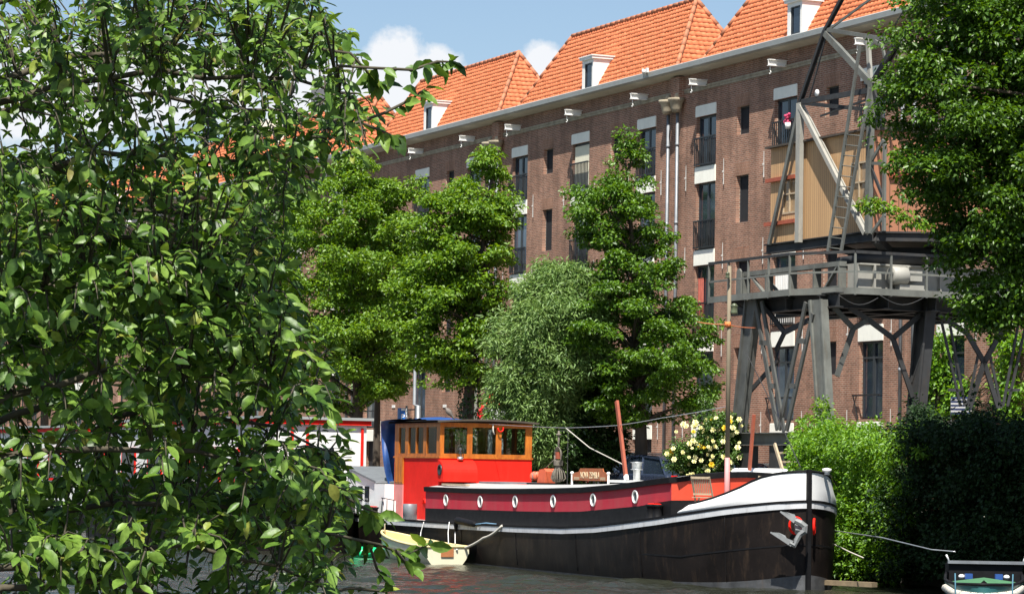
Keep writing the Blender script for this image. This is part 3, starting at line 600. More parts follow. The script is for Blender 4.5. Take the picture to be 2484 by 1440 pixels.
# big tree overhanging from the right, its trunk outside the frame
def right_tree():
    rng = np.random.default_rng(31); Yc = 57.0; B = P3(41.5, 11.6, ST); t = thing('street_tree', 'large dark green tree hanging over the crane from the right edge of the picture', 'tree', B, 0)
    env = [(-260, 2300, 2560), (-120, 2220, 2640), (0, 2192, 2700), (110, 2150, 2720), (230, 2140, 2740), (380, 2155, 2740), (470, 2165, 2720), (520, 2205, 2700), (570, 2262, 2660), (640, 2285, 2620), (720, 2285, 2560), (780, 2320, 2500), (805, 2360, 2430)]
    env = [(a_, b_+14, c_) for a_, b_, c_ in env]; C, _ = env_points(env, Yc, 1500, rng, .8, .62, -.8, 0)
    # loose lower skirt: thin the part that lets the crane show
    z700 = atY(2387, 600, Yc)[2]; keep = (C[:, 2] > z700) | (rng.random(len(C)) < .62); C = C[keep]
    m = MB(); top = atY(2470, -330, Yc+1); pts = [B, B+(top-B)*.3+np.array([.9, -.6, 0]), B+(top-B)*.6+np.array([.5, -.3, 0]), top]; m.tube(pts, [.42, .34, .22, .05], 10); m.build('trunk', m_bark, t)
    m = MB()
    for T in C[rng.choice(len(C), 75, replace=False)]:
        k = np.clip((T[2]-ST-1.2)/(top[2]-ST), .25, .95); S = pts[1]+(top-pts[1])*max(0, (k-.3)/.7); mid = S+(T-S)*.5+np.array([0, 0, .5]); m.tube([S, S+(mid-S)*.55, mid, T], [.11, .08, .05, .012], 5, cap=False)
    m.build('branches', m_bark, t)
    L_ = sprays(C, 85, .42, .4, .115, rng); leaves('crown', L_[0]-t_loc(t), L_[1], L_[2], L_[3], .6, m_leafD, t)
    tw = [atY(x, y, Yc-1.5) for x, y in ((2097, 492), (2112, 505), (2125, 490), (2140, 500), (2160, 505), (2180, 520), (2205, 530), (2240, 545))]
    L_ = sprays(np.array(tw), 60, .17, .6, .10, rng); leaves('low_twig', L_[0]-t_loc(t), L_[1], L_[2], L_[3], .6, m_leafB, t)
right_tree()

# hedge spilling over the quay wall
def hedge():
    rng = np.random.default_rng(41); t = thing('quay_hedge', 'overgrown green hedge spilling over the quay wall to the water right of the barge bow', 'hedge', P3(34, QP+.6, 0), 0)
    n = 1500; x = rng.uniform(1925, 2640, n); prof = lambda q: np.interp(q, [1925, 1950, 1985, 2010, 2050, 2090, 2130, 2180, 2250, 2350, 2500, 2640], [1075, 1040, 1000, 985, 1025, 1030, 1020, 1005, 985, 1000, 1000, 990])
    C = []
    for xi in x:
        p = QP+rng.uniform(-1.2, 1.7); a, zt = hp(xi, prof(xi), QP+.6); zl = max(.35, .35+.6*(xi < 1990)); zt += .16*math.sin(xi*.043)+.10*math.sin(xi*.11+1)+(.35*rng.random() if rng.random() < .06 else 0); z = zt-.18-(zt-.1-zl)*rng.random()**1.15
        if p > QP+.9: z = min(z, zt-.5)
        a = hp(xi, 1150, p)[0]; C.append(P3(a, p, z))
    C = np.array(C); xb = np.interp(C[:, 2], [0, 4], [2120, 2165]); px_ = 1242+F*((C-CAM)@RT)/((C-CAM)@FW); dk = px_ > xb+30+rng.normal(size=n)*34  # sprays right of this edge take the leaf colour with painted tree shade
    t2 = thing('ivy_bank_tree_shade', 'very dark ivy covering the shaded quay wall at the right edge above the small boat, tree shade put into its leaf colour', 'ivy', P3(42, QP+.6, 0), 0)
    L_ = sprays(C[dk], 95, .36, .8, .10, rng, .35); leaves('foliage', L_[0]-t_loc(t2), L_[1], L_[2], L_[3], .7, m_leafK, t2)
    C = C[~dk]; L_ = sprays(C, 110, .34, .8, .10, rng, .35); leaves('foliage', L_[0]-t_loc(t), L_[1], L_[2], L_[3], .5, m_leafH, t)
    m = MB()
    for i in range(70): c = C[rng.integers(len(C))]; b_ = c*1.; b_[2] = 1.2; b_ = b_+NF*(-.9); m.tube([b_, (b_+c)/2+rng.normal(size=3)*.15, c], [.03, .022, .008], 5, cap=False)
    m.build('stems', m_bark, t)
    # young shoots climbing above the hedge
hedge()
def plant(name, label, cat, pts, per, rad, size, lm, seed, width=.6, stem=None, group=None):
    rng = np.random.default_rng(seed); pts = np.array(pts); t = thing(name, label, cat, pts.min(0)*0+np.array([pts[:, 0].mean(), pts[:, 1].mean(), pts[:, 2].min()]), 0, group)
    L_ = sprays(pts, per, rad, .9, size, rng, .1); leaves('foliage', L_[0]-t_loc(t), L_[1], L_[2], L_[3], width, lm, t)
    m = MB(); b = stem if stem is not None else pts[np.argmin(pts[:, 2])]
    for q in pts[::2]: m.tube([b, (b+q)/2+rng.normal(size=3)*.08, q], [.015, .012, .005], 5, cap=False)
    m.build('stems', m_twig, t); return t
plant('shoot_plant', 'wild yellow green shoots climbing the foot of the middle crane leg', 'plant', [X3(x, y, 12.6) for x, y in ((1985, 985), (1995, 1000), (2005, 985), (2015, 1010), (1978, 1015), (2030, 1020), (1992, 970), (2000, 1030), (1960, 1010), (1945, 1020))], 40, .16, .10, m_leafB, 51, stem=X3(2000, 1060, 12.4))
rng = np.random.default_rng(52)
plant('wall_climber', 'bright green climber on the brick wall behind the right hand crane legs', 'climber', [X3(rng.uniform(2248, 2300) + (yy-820)*-.1, yy, .35) for yy in rng.uniform(815, 1010, 60)]+[X3(rng.uniform(2420, 2484), yy, .35) for yy in rng.uniform(815, 1010, 45)]+[X3(xx, rng.uniform(930, 1000), .35) for xx in rng.uniform(2300, 2350, 22)], 45, .30, .14, m_leafH, 53, stem=X3(2290, 1020, .2))

# rose bush
def roses():
    rng = np.random.default_rng(61); p = 12.2
    env = [(1005, 1745, 1775), (1020, 1660, 1785), (1045, 1630, 1795), (1075, 1635, 1798), (1105, 1625, 1795), (1135, 1640, 1780), (1160, 1660, 1770)]
    a, z = hp(1712, 1160, p); B = P3(a, p, ST); t = thing('rose_bush', 'rose bush covered in pale yellow blooms behind the barge foredeck', 'rose bush', B, 0)
    Yc = B[1]-.75; C, _ = env_points(env, Yc, 300, rng, .6, .5, -.9, 14)
    C = np.concatenate([C, [atY(x, y, Yc) for x, y in ((1715, 975), (1708, 965), (1712, 990), (1722, 1000), (1705, 1005))]])
    L_ = sprays(C, 60, .20, .9, .085, rng, .1); leaves('foliage', L_[0]-t_loc(t), L_[1], L_[2], L_[3], .6, m_leafR, t)
    m = MB()
    for q in C[::4]: m.tube([B, (B+q)/2+rng.normal(size=3)*.1, q], [.02, .015, .006], 5, cap=False)
    m.build('stems', m_twig, t)
    my = mat('pale_yellow_petals', (.84, .80, .48), .7, .1, 14, col2=(.80, .72, .28)); my2 = mat('deep_yellow_petals', (.80, .56, .03), .7, .1, 14)
    X = env_points(env, Yc, 92, rng, .7, .3, -9, 0)[0]; X[:, 1] = np.minimum(X[:, 1], Yc-.05-rng.random(len(X))*.75)
    for i, q in enumerate(X):
        m = MB(); s = rng.uniform(.06, .095) if i % 5 else rng.uniform(.04, .055); d = unit(np.array([rng.normal()*.5-.1, -1, rng.uniform(-.1, .9)]))
        x = unit(np.cross(d, UPV)); y = np.cross(x, d)
        for ring, (rr, tilt, k) in enumerate(((1., .25, 6), (.7, .6, 5), (.4, 1., 4))):
            for j in range(k):
                an = 2*math.pi*(j+ring*.5)/k; e = x*math.cos(an)+y*math.sin(an); f = np.cross(d, e)
                m.add([q, q+e*s*rr*.6+f*s*rr*.45+d*s*tilt*.5, q+e*s*rr+d*s*tilt, q+e*s*rr*.6-f*s*rr*.45+d*s*tilt*.5], [(0, 1, 2, 3)], 0)
        m.build('flower', my2 if i % 9 == 0 else my, t)
roses()

# ------------------------------------------------------------------ foreground tree on the near bank
def foreground():
    rng = np.random.default_rng(71)
    t = thing('leafy_bank_tree', 'close foreground tree with large glossy leaves filling the left third of the picture', 'tree', (-3.9, 9.0, .9), 0)
    T = t_loc(t)
    m = MB(); trunk = [np.array(q) for q in ((-3.9, 9.0, .9), (-3.8, 9.3, 2.2), (-3.5, 9.9, 3.3), (-3.1, 10.6, 4.4), (-2.8, 11.0, 5.6))]
    m.tube(trunk, [.22, .17, .14, .10, .05], 10); m.build('trunk', m_bark, t)
    edge_y = [-100, 0, 60, 130, 210, 300, 360, 430, 520, 600, 700, 770, 860, 930, 1010, 1100, 1200, 1300, 1380, 1480]
    edge_x = [800, 780, 830, 890, 890, 930, 900, 770, 730, 690, 690, 715, 790, 830, 810, 850, 870, 835, 840, 850]
    twigs = []     # (start, end)
    # main limbs: spread from the trunk into the picture
    limbs_ = []
    for (y0, x1, y1, D0, D1) in [(60, 700, -40, 11., 11.5), (160, 780, 110, 11.5, 12.5), (250, 820, 230, 10.8, 11.5), (330, 800, 300, 12.2, 13), (430, 700, 400, 11, 11.6), (520, 620, 560, 12.5, 13.2), (650, 600, 640, 11.2, 12), (760, 640, 740, 10.6, 11.2), (850, 740, 850, 11.4, 12.2), (940, 760, 960, 10.6, 11), (1050, 780, 1080, 11.6, 12.4), (1150, 800, 1180, 10.5, 11), (1260, 800, 1290, 11.2, 11.8), (1350, 760, 1400, 10.4, 10.9), (1420, 600, 1480, 11, 11.3)]:
        S = trunk[2]+(trunk[4]-trunk[2])*np.clip((900-y0)/1100, -.6, 1) if y0 < 900 else trunk[1]+(trunk[2]-trunk[1])*np.clip((1500-y0)/800, 0, 1)
        A_ = atY(-80, y0+rng.uniform(-60, 60), D0); E_ = atY(x1, y1, D1)
        P = []
        for k in np.linspace(0, 1, 9):
            q = A_*(1-k)+E_*k; q = q+np.array([0, 0, .10*math.sin(k*math.pi)])+rng.normal(size=3)*np.array([.01, .03, .018]); P.append(q)
        P = [S, (S+A_)/2+np.array([0, 0, .08])]+P; limbs_.append(np.array(P)); twigs.append((P, [.035, .022]+[.0145*(1-.75*k)+.002 for k in np.linspace(0, 1, 9)]))
    m = MB()
    for P, r in twigs: m.tube(P, r, 6, cap=False)
    allp = np.concatenate([l[2:] for l in limbs_])
    leafC = []; leafA = []; leafN = []; leafS = []
    def add_twig(S, E, nleaf, sz):
        d = E-S; l = np.linalg.norm(d); mid = S+d*.5+np.array([0, 0, .12*l])+rng.normal(size=3)*.03*l
        P = [S, S+(mid-S)*.6, mid, mid+(E-mid)*.6+np.array([0, 0, .02]), E]; m.tube(P, [.0055, .0045, .0038, .003, .0015], 4, cap=False)
        A_ = np.array(P)
        for i in range(nleaf):
            k = 1-(i/nleaf)*min(.85, .42/l+.15); f = k*4; j = min(3, int(f)); q = A_[j]+(A_[j+1]-A_[j])*(f-j); dd = unit(A_[j+1]-A_[j])
            sd_ = unit(np.cross(dd, UPV)+1e-6)*(1 if i % 2 else -1); ax = unit(dd*.5+sd_*rng.uniform(.4, 1.)+rng.normal(size=3)*.35+np.array([0, 0, -rng.uniform(-.1, .75)]))
            leafC.append(q+ax*.012); leafA.append(ax); leafN.append(unit(np.array([.05, -.35, 1.0])+rng.normal(size=3)*.48)); leafS.append(sz*rng.choice([.5, .75, .95, 1.15], p=[.15, .3, .35, .2])*rng.uniform(.85, 1.15))
    def dens(x, y):
        # openings through which sky, houseboat and water show
        d = 1.
        if y < 110 and x < 560 and not (230 < x < 500): d *= .55
        if 150 < y < 300: d *= .5
        if 300 < y < 380 and (x < 110 or 620 < x < 720): d *= .5
        if 360 < y < 440 and x > 640: d *= .8
        if 850 < y < 1000: d *= .6
        if 440 < y < 600 and 270 < x < 470: d *= .5
        if 1000 < y < 1130: d *= .26 if x > 560 or x < 160 else .5
        if y > 1290: d *= .42
        if 1170 < y < 1290 : d *= .9
        return d
    nt_ = 0
    while nt_ < 2150:
        y = rng.uniform(-90, 1500); xe = np.interp(y, edge_y, edge_x); x = rng.uniform(-60, xe)
        if rng.random() > dens(x, y): continue
        D = rng.uniform(10.2, 14.2); E = atY(x, y, D)
        j = np.argmin(((allp-E)**2*np.array([1, .35, 1.3])).sum(1)+rng.random(len(allp))*.03); S = allp[j]
        if np.linalg.norm(E-S) > .55: S = E+(S-E)*(.55/np.linalg.norm(E-S))
        add_twig(S, E, rng.integers(8, 14), .073 if y > 600 else .060); nt_ += 1
    # the crown goes on above the picture and shades parts of what hangs below
    for _ in range(270):
        E = np.array([rng.uniform(-2.6, -.1), rng.uniform(8.3, 12.2), 0]); E[2] = 2.4+1160*E[1]/7000+.25+rng.random()**1.4*1.9
        if math.sin(E[0]*4.1+1)+math.sin(E[1]*3.7)+math.sin(E[0]*2.3-E[1]*5.1) < -.35: continue
        S = E+np.array([rng.normal()*.25-.2, rng.normal()*.2, -rng.uniform(.1, .3)]); S[2] = max(S[2], 2.4+1160*S[1]/7000+.1); add_twig(S, E, 11, .105)
    for k in range(9): q = np.array([-2.9, 10.8, 5.]); e_ = np.array([rng.uniform(-1.8, -.3), rng.uniform(8.8, 12), rng.uniform(5., 6.)]); m.tube([q, (q+e_)/2+np.array([0, 0, .2]), e_], [.014, .010, .004], 5, cap=False)
    # the long twigs that reach out over the roofs and the barge
    for pts, n, sz in (([(820, 160), (900, 165), (1000, 170), (1060, 150), (1105, 150)], 26, .085), ([(860, 300), (930, 275), (1000, 240), (1030, 215)], 14, .08), ([(880, 300), (930, 320), (965, 335)], 13, .085), ([(760, 1180), (830, 1200), (890, 1235), (925, 1245)], 16, .095), ([(700, 1270), (830, 1300), (920, 1320), (985, 1345), (1040, 1320)], 26, .09), ([(900, 1330), (915, 1380), (935, 1410)], 6, .07), ([(780, 120), (850, 130), (900, 185), (925, 205)], 14, .085), ([(780, 1440), (850, 1425), (900, 1430), (940, 1435)], 10, .07), ([(960, 1335), (985, 1365), (1010, 1385)], 8, .08)):
        D = 11.; P = [atY(x, y, D+i*.05) for i, (x, y) in enumerate(pts)]; m.tube(P, [.006]*(len(P)-1)+[.002], 5, cap=False)
        A_ = np.array(P); L_ = len(P)-1
        for i in range(n):
            k = 1-(i/n)**1.3*.75; f = k*L_; j = min(L_-1, int(f)); q = A_[j]+(A_[j+1]-A_[j])*(f-j); dd = unit(A_[j+1]-A_[j])
            ax = unit(dd*.35+np.array([rng.normal()*.5, rng.normal()*.5, rng.uniform(-1, .25)])); leafC.append(q); leafA.append(ax); leafN.append(unit(np.array([.1, -.6, .8])+rng.normal(size=3)*.5)); leafS.append(sz*rng.uniform(.6, 1.15))
    m.build('branches', m_twig, t)
    C = np.array(leafC)-T; ax = np.array(leafA); nr = np.array(leafN); s = np.array(leafS)[:, None]; side = unit(np.cross(ax, nr)); nr = unit(np.cross(side, ax)); n = len(C)
    wd = s*rng.uniform(.19, .31, (n, 1)); curl = rng.uniform(.05, .35, (n, 1)); fold = rng.uniform(.1, .4, (n, 1))
    mid = [C+ax*s*u-nr*s*curl*u*u for u in (0, .22, .5, .78, 1.)]; W_ = [.78, 1., .62]
    Lf = [mid[i+1]+side*wd*W_[i]+nr*wd*fold for i in range(3)]; Rt = [mid[i+1]-side*wd*W_[i]+nr*wd*fold for i in range(3)]
    V = np.stack(mid+Lf+Rt, 1)   # 0-4 mid, 5-7 left, 8-10 right
    b = (np.arange(n)*11)[:, None]
    tr = [(0, 5, 1), (1, 5, 6), (1, 6, 2), (2, 6, 7), (2, 7, 3), (3, 7, 4), (0, 1, 8), (1, 9, 8), (1, 2, 9), (2, 10, 9), (2, 3, 10), (3, 4, 10)]
    tri = np.concatenate([b+np.array(q) for q in tr], 1).reshape(-1, 3)
    nmesh('foliage', V.reshape(-1, 3), tri, m_leafF, t, smooth=True)
foreground()

# ------------------------------------------------------------------ the dock crane
def ha(x, y, a):                      # sight line meets the vertical plane a = const: (p, z)
    d = ray(x, y); k = ((O+EA*a-CAM)@EA)/(d@EA); Q = CAM+d*k
    return float((Q-O)@NF), float(Q[2])
def A3(x, y, a): p, z = ha(x, y, a); return P3(a, p, z)
PF = 11.8
a2, _ = hp(1988, 735, PF); a1, _ = hp(1828, 735, PF); aL, _ = hp(1748, 725, PF)
p3, _ = ha(2255, 740, a2)
crane = thing('dock_crane', 'old grey steel portal crane with a tan plank cabin on the quay', 'crane', P3((a1+a2)/2, (PF+p3)/2, ST))
ZD = 7.05
CF = P3(0, 0, 0)
def part(m, name, mt, par=None): return m.build(name, mt, par or crane)
# sill beam on bogies
m = MB(); q1 = X3(1795, 1055, PF); q2 = X3(1950, 1055, PF); zb_ = q1[2]-.1
m.ibeam((q1[0], q1[1], zb_), (q2[0], q2[1], zb_), .4, .32); part(m, 'sill_beam', m_steel)
for x in (1812, 1895, 1975):
    m = MB(); b = X3(x, 1060, PF); m.boxf(b+EA*-.35-NF*.14+np.array([0, 0, -b[2]+ST+.45]), EA*.7, NF*.28, (0, 0, zb_-.17-ST-.45))
    for e in (-.32, .32): m.lathe(b+EA*e-NF*.12+np.array([0, 0, -b[2]+ST+.3]), [(0, 0), (.3, 0), (.3, .24), (0, .24)], 16, ax=NF)
    part(m, 'bogie', m_steeld)
# legs: tapered boxes, one plate towards the water, one towards the street
def leg(top, bot, wt, wb, nm='leg', mt=None, dep=.2):
    m = MB(); vs = []
    for c_, w in ((top, wt), (bot, wb)):
        for i, j in ((-1, 1), (1, 1), (1, -1), (-1, -1)): vs.append(np.array(c_)+EA*i*w/2+NF*j*dep/2)
    m.add(vs, [(0, 1, 2, 3), (7, 6, 5, 4), (0, 4, 5, 1), (1, 5, 6, 2), (2, 6, 7, 3), (3, 7, 4, 0)])
    for i in (-1, 1):      # flanges
        m.bar(np.array(top)+EA*i*(wt/2+.03)+NF*(dep/2+.02), np.array(bot)+EA*i*(wb/2+.03)+NF*(dep/2+.02), .08, .06, NF)
    return part(m, nm, mt or m_steel)
leg(X3(1831, 727, PF), X3(1796, 1050, PF), .46, .34, dep=.2, mt=m_steelm); leg(X3(1988, 727, PF), X3(2008, 1055, PF), .46, .36, dep=.2)
leg(A3(2252, 727, a2), A3(2222, 1050, a2), .36, .3, mt=m_steeld, dep=.3); 
def pb(seq, w, name='brace', pl='F', mt=m_steelm, off=.0):
    m = MB(); f = (lambda x, y: X3(x, y, PF+off)) if pl == 'F' else (lambda x, y: A3(x, y, a2+off))
    for (x1, y1, x2, y2) in seq: m.bar(f(x1, y1), f(x2, y2), w, w*.4, NF if pl == 'F' else EA)
    return part(m, name, mt)
for k, seq in enumerate(([(1832, 730, 1886, 1042), (1848, 730, 1902, 1046), (1843, 830, 1862, 832), (1868, 935, 1884, 936)], [(1955, 733, 1890, 1042), (1972, 760, 1908, 1044), (1938, 826, 1958, 828), (1913, 935, 1932, 936)])):
    pb(seq, .13, 'lattice_strut', off=.12)
pb([(1850, 738, 1903, 806), (1903, 806, 1962, 776), (1903, 806, 1882, 850)], .13, mt=m_steeld, off=-.1); pb([(1888, 872, 1820, 948)], .12, mt=m_steeld, off=-.12); pb([(1775, 735, 1812, 757)], .1, mt=m_steeld)
pb([(2022, 745, 2070, 796), (2070, 796, 2105, 776), (2070, 796, 2030, 912)], .13, 'brace', 'S'); pb([(2060, 745, 2110, 778), (2110, 778, 2166, 820), (2166, 820, 2236, 760), (2166, 820, 2214, 962)], .13, 'brace', 'S', m_steeld)
pb([(2275, 762, 2346, 808), (2346, 808, 2387, 878), (2387, 878, 2352, 990), (2490, 762, 2428, 808), (2428, 808, 2387, 878), (2387, 878, 2422, 990)], .13, 'brace', 'S', m_steeld)
pb([(2284, 780, 2312, 905), (2312, 905, 2330, 985), (2303, 780, 2341, 985), (2375, 850, 2345, 990), (2300, 945, 2330, 946)], .07, 'lattice_strut', 'S', m_steeld); pb([(2490, 780, 2462, 905), (2462, 905, 2444, 985), (2471, 780, 2433, 985), (2399, 850, 2429, 990), (2474, 945, 2444, 946)], .07, 'lattice_strut', 'S', m_steeld)
# portal platform: six cornered walkway with edge channel, underside beams
pr_ = ha(2540, 720, a2)[0]; ex = .9
poly = [(aL, PF+.35), (hp(1915, 707, PF+.35)[0], PF+.35), (a2+.75, PF-.55), (a2+.75, pr_), (aL, pr_)]
ZD = hp(1800, 720, PF+.35)[1]
m = MB(); m.prism([P3(a, p, ZD-.02) for a, p in poly], (0, 0, .05)); part(m, 'walkway_floor', m_steeld)
m = MB()
for i in range(3):
    A_, B_ = poly[i], poly[i+1]; m.bar(P3(*A_, ZD+.0), P3(*B_, ZD+.0), .05, .16)
part(m, 'edge_channel', m_steel)
m = MB()
for p in (PF-.2, PF-1.6, p3+.2, pr_+.4): m.ibeam(P3(aL+.1, p, ZD-.22), P3(a2+.6, p, ZD-.22), .25, .36)
for a in (a1, (a1+a2)/2, a2): m.ibeam(P3(a, PF, ZD-.24), P3(a, pr_, ZD-.24), .22, .3)
part(m, 'underframe', m_steeld)
# railing
rail = MB(); HR = .92
def along(A_, B_, n): return [P3(A_[0]+(B_[0]-A_[0])*k/n, A_[1]+(B_[1]-A_[1])*k/n, ZD) for k in range(n+1)]
for i, n in ((0, 4), (1, 1), (2, 6)):
    A_, B_ = poly[i], poly[i+1]
    for q in along(A_, B_, n)[(1 if i else 0):]:
        rail = MB(); rail.bar(q+np.array([0, 0, -.1]), q+np.array([0, 0, HR]), .052, .04, EA); part(rail, 'railing_post', m_steel)
m = MB()
for i in range(3):
    A_, B_ = poly[i], poly[i+1]; m.bar(P3(*A_, ZD+HR+.03), P3(*B_, ZD+HR+.03), .06, .07)
part(m, 'top_rail', m_steeld)
m = MB()
for i in range(3):
    A_, B_ = poly[i], poly[i+1]; m.bar(P3(*A_, ZD+.47), P3(*B_, ZD+.47), .03, .05)
part(m, 'middle_rail', m_steel)
# deep box girders standing on the platform
m = MB(); gp = PF-.75
m.boxf(P3(a2-.1, gp-.1, ZD+.05), EA*.5, -NF*(gp-pr_-.2), (0, 0, .62)); m.boxf(P3(a2-.18, gp-.1, ZD+.67), EA*.66, -NF*(gp-pr_-.2), (0, 0, .04))
for k in range(7): m.boxf(P3(a2+.4, gp-.5-k*.95, ZD+.05), EA*.1, -NF*.05, (0, 0, .62))
part(m, 'plate_girder', m_plate)
m = MB(); g1 = hp(1810, 700, gp)[0]
for z in (ZD+.12, ZD+.72): m.bar(P3(g1, gp, z), P3(a2-.15, gp, z), .2, .12)
for k in range(5):
    a = g1+(a2-.2-g1)*k/4; m.bar(P3(a, gp, ZD+.1), P3(a, gp, ZD+.75), .22, .06, EA)
m.bar(P3(g1+.3, gp+.05, ZD+.7), P3(g1+1.1, gp+.05, ZD+.15), .09, .05); m.bar(P3(g1+.55, gp-.2, ZD+.72), P3(g1+1.4, gp-.2, ZD+.15), .09, .05); m.bar(P3(a2-.9, gp+.05, ZD+.15), P3(a2-.2, gp+.05, ZD+.75), .09, .05)
part(m, 'truss_girder', m_steel)
m = MB(); m.prism([P3(g1-.12, gp+.2, ZD+.02), P3(g1+.16, gp+.2, ZD+.02), P3(g1+.14, gp+.2, ZD+.78), P3(g1+.06, gp+.2, ZD+.86), P3(g1-.02, gp+.2, ZD+.86), P3(g1-.08, gp+.2, ZD+.78)], NF*.05); part(m, 'gusset_plate', m_steel)
m = MB(); q = A3(2160, 668, a2+.62); m.lathe(q, [(0, 0), (.20, 0), (.23, .03), (.23, .42), (.2, .45), (0, .45)], 18, ax=-NF); m.boxf(q-NF*.45+EA*-.14+np.array([0, 0, -.12]), EA*.28, -NF*.38, (0, 0, .25)); m.boxf(q-NF*.2+EA*-.12+np.array([0, 0, -.5]), EA*.24, -NF*.7, (0, 0, .28)); part(m, 'drive_motor', m_plate)
m = MB()
for (x1, x2) in ((2035, 2130), (2135, 2240)): 
    P = [A3(x1+(x2-x1)*k, 716+20*math.sin(math.pi*k)+6*k, a2+.8) for k in np.linspace(0, 1, 9)]; m.tube(P, .012, 5)
part(m, 'hanging_cable', m_steeld)
# slewing ring and cabin frame
cA, cP = (hp(1940, 590, 10.5)[0]+hp(2112, 570, 10.5)[0])/2+.6, 9.0
m = MB(); m.lathe(P3(cA, cP, ZD+.75), [(0, 0), (1.5, 0), (1.55, .1), (1.55, .22), (1.2, .25), (1.2, .42), (0, .42)], 36); part(m, 'slewing_ring', m_steeld)
PC = 10.5; ac0 = hp(1867, 592, PC)[0]; ac1 = hp(2112, 563, PC)[0]; zc = hp(1867, 592, PC)[1]; PR = 6.6
m = MB(); m.ibeam(P3(ac0-.15, PC, zc-.13), P3(ac1+.1, PC, zc-.13), .2, .26, t=.03); m.ibeam(P3(ac0-.1, PR, zc-.13), P3(ac1, PR, zc-.13), .2, .26, t=.03)
part(m, 'cabin_beam', m_steeld)
m = MB(); m.prism([P3(ac0-.1, PC-.12, zc-.03), P3(ac1+.05, PC-.12, zc-.03), P3(ac1+.75, PC-1.4, zc-.03), P3(ac1+.75, PR, zc-.03), P3(ac0, PR, zc-.03)], (0, 0, .03)); m.ibeam(P3(ac1+.1, PC-.1, zc-.14), P3(ac1+.75, PC-1.4, zc-.14), .15, .22); m.ibeam(P3(ac1+.75, PC-1.4, zc-.14), P3(ac1+.75, PR, zc-.14), .15, .22)
m.bar(P3(cA-1, PC-.1, zc-.2), P3(cA-.4, PC-.9, ZD+1.0), .2); m.bar(P3(cA+1.2, PC-.1, zc-.2), P3(cA+.7, PC-.9, ZD+1.0), .2)
part(m, 'cabin_floor', m_steeld)
zt_ = hp(1875, 350, PC)[1]; zt2 = hp(2104, 318, PC)[1]
wa0, wa1 = hp(1898, 480, PC)[0], hp(1931, 480, PC)[0]; wz0, wz1 = hp(1915, 518, PC)[1], hp(1915, 422, PC)[1]
va0, va1 = hp(2064, 440, PC)[0], hp(2103, 440, PC)[0]; vz0, vz1 = hp(2085, 492, PC)[1], hp(2085, 392, PC)[1]
m = MB(); ops = [(wa0, wa1, wz0, wz1), (va0, va1, vz0, vz1)]; us = sorted({ac0, ac1, wa0, wa1, va0, va1}); zs = sorted({zc, (zt_+zt2)/2, wz0, wz1, vz0, vz1})
for i in range(len(us)-1):
    for j in range(len(zs)-1):
        um, zm = (us[i]+us[i+1])/2, (zs[j]+zs[j+1])/2
        if any(o[0] < um < o[1] and o[2] < zm < o[3] for o in ops): continue
        m.boxf(P3(us[i], PC-.06, zs[j]), EA*(us[i+1]-us[i]), NF*.05, (0, 0, zs[j+1]-zs[j]))
m.boxf(P3(ac0, PR, zc), EA*.05, NF*(PC-PR-.07), (0, 0, (zt_+zt2)/2-zc)); m.boxf(P3(ac0, PR, zc), EA*(ac1-ac0), NF*.05, (0, 0, (zt_+zt2)/2-zc))
cb = part(m, 'cabin', m_cab)

m = MB(); m.boxf(P3(ac1-.05, PR+.06, zc), EA*.05, NF*(PC-PR-.13), (0, 0, (zt_+zt2)/2-zc)); m.build('cabin_end_wall', m_cabr, cb)
m = MB(); zz = (zt_+zt2)/2
m.prism([P3(ac0-.12, PC+.12, zz), P3(ac0-.12, (PC+PR)/2, zz+.28), P3(ac0-.12, PR-.1, zz), P3(ac0-.12, PR-.1, zz-.05), P3(ac0-.12, PC+.12, zz-.05)], EA*(ac1-ac0+.2)); m.build('cabin_roof', m_roofed, cb)
m_pane = mat('grimy_cabin_pane', (.33, .22, .12), .25, .25, 3)
for (A_, B_, z0, z1, mt) in ((wa0, wa1, wz0, wz1, m_pane), (va0, va1, vz0, vz1, m_pane)):
    m = MB(); m.boxf(P3(A_, PC-.05, z0), EA*(B_-A_), NF*.01, (0, 0, z1-z0)); g = m.build('cabin_window', mt, cb)
    m = MB(); mid = (A_+B_)/2; zm = (z0+z1)/2
    for (u0, u1, v0, v1) in ((A_, A_+.05, z0, z1), (B_-.05, B_, z0, z1), (mid-.02, mid+.02, z0+.05, z1-.05), (A_+.05, B_-.05, z0, z0+.05), (A_+.05, B_-.05, z1-.05, z1), (A_+.05, mid-.02, zm-.02, zm+.02), (mid+.02, B_-.05, zm-.02, zm+.02)): m.boxf(P3(u0, PC-.035, v0), EA*(u1-u0), NF*.04, (0, 0, v1-v0))
    m.build('window_frame', m_teak if mt is m_pane else m_white, g)
for (x0, x1, y, t_) in ((1861, 1931, 435, .10), (1857, 1930, 541, .10)):
    m = MB(); q, z = hp(x0, y, PC+.02); q2 = hp(x1, y-8, PC+.02)[0]; m.boxf(P3(q, PC+.01, z-t_), EA*(q2-q), NF*.07, (0, 0, t_)); m.build('weather_board', m_redwood, cb)
m = MB(); q, z = hp(2012, 560, PC)
m = MB(); m.boxf(P3(ac1+.02, PC-.5, zc+1.35), EA*.06, -NF*.9, (0, 0, .12)); m.build('weather_board', m_redwood, cb)
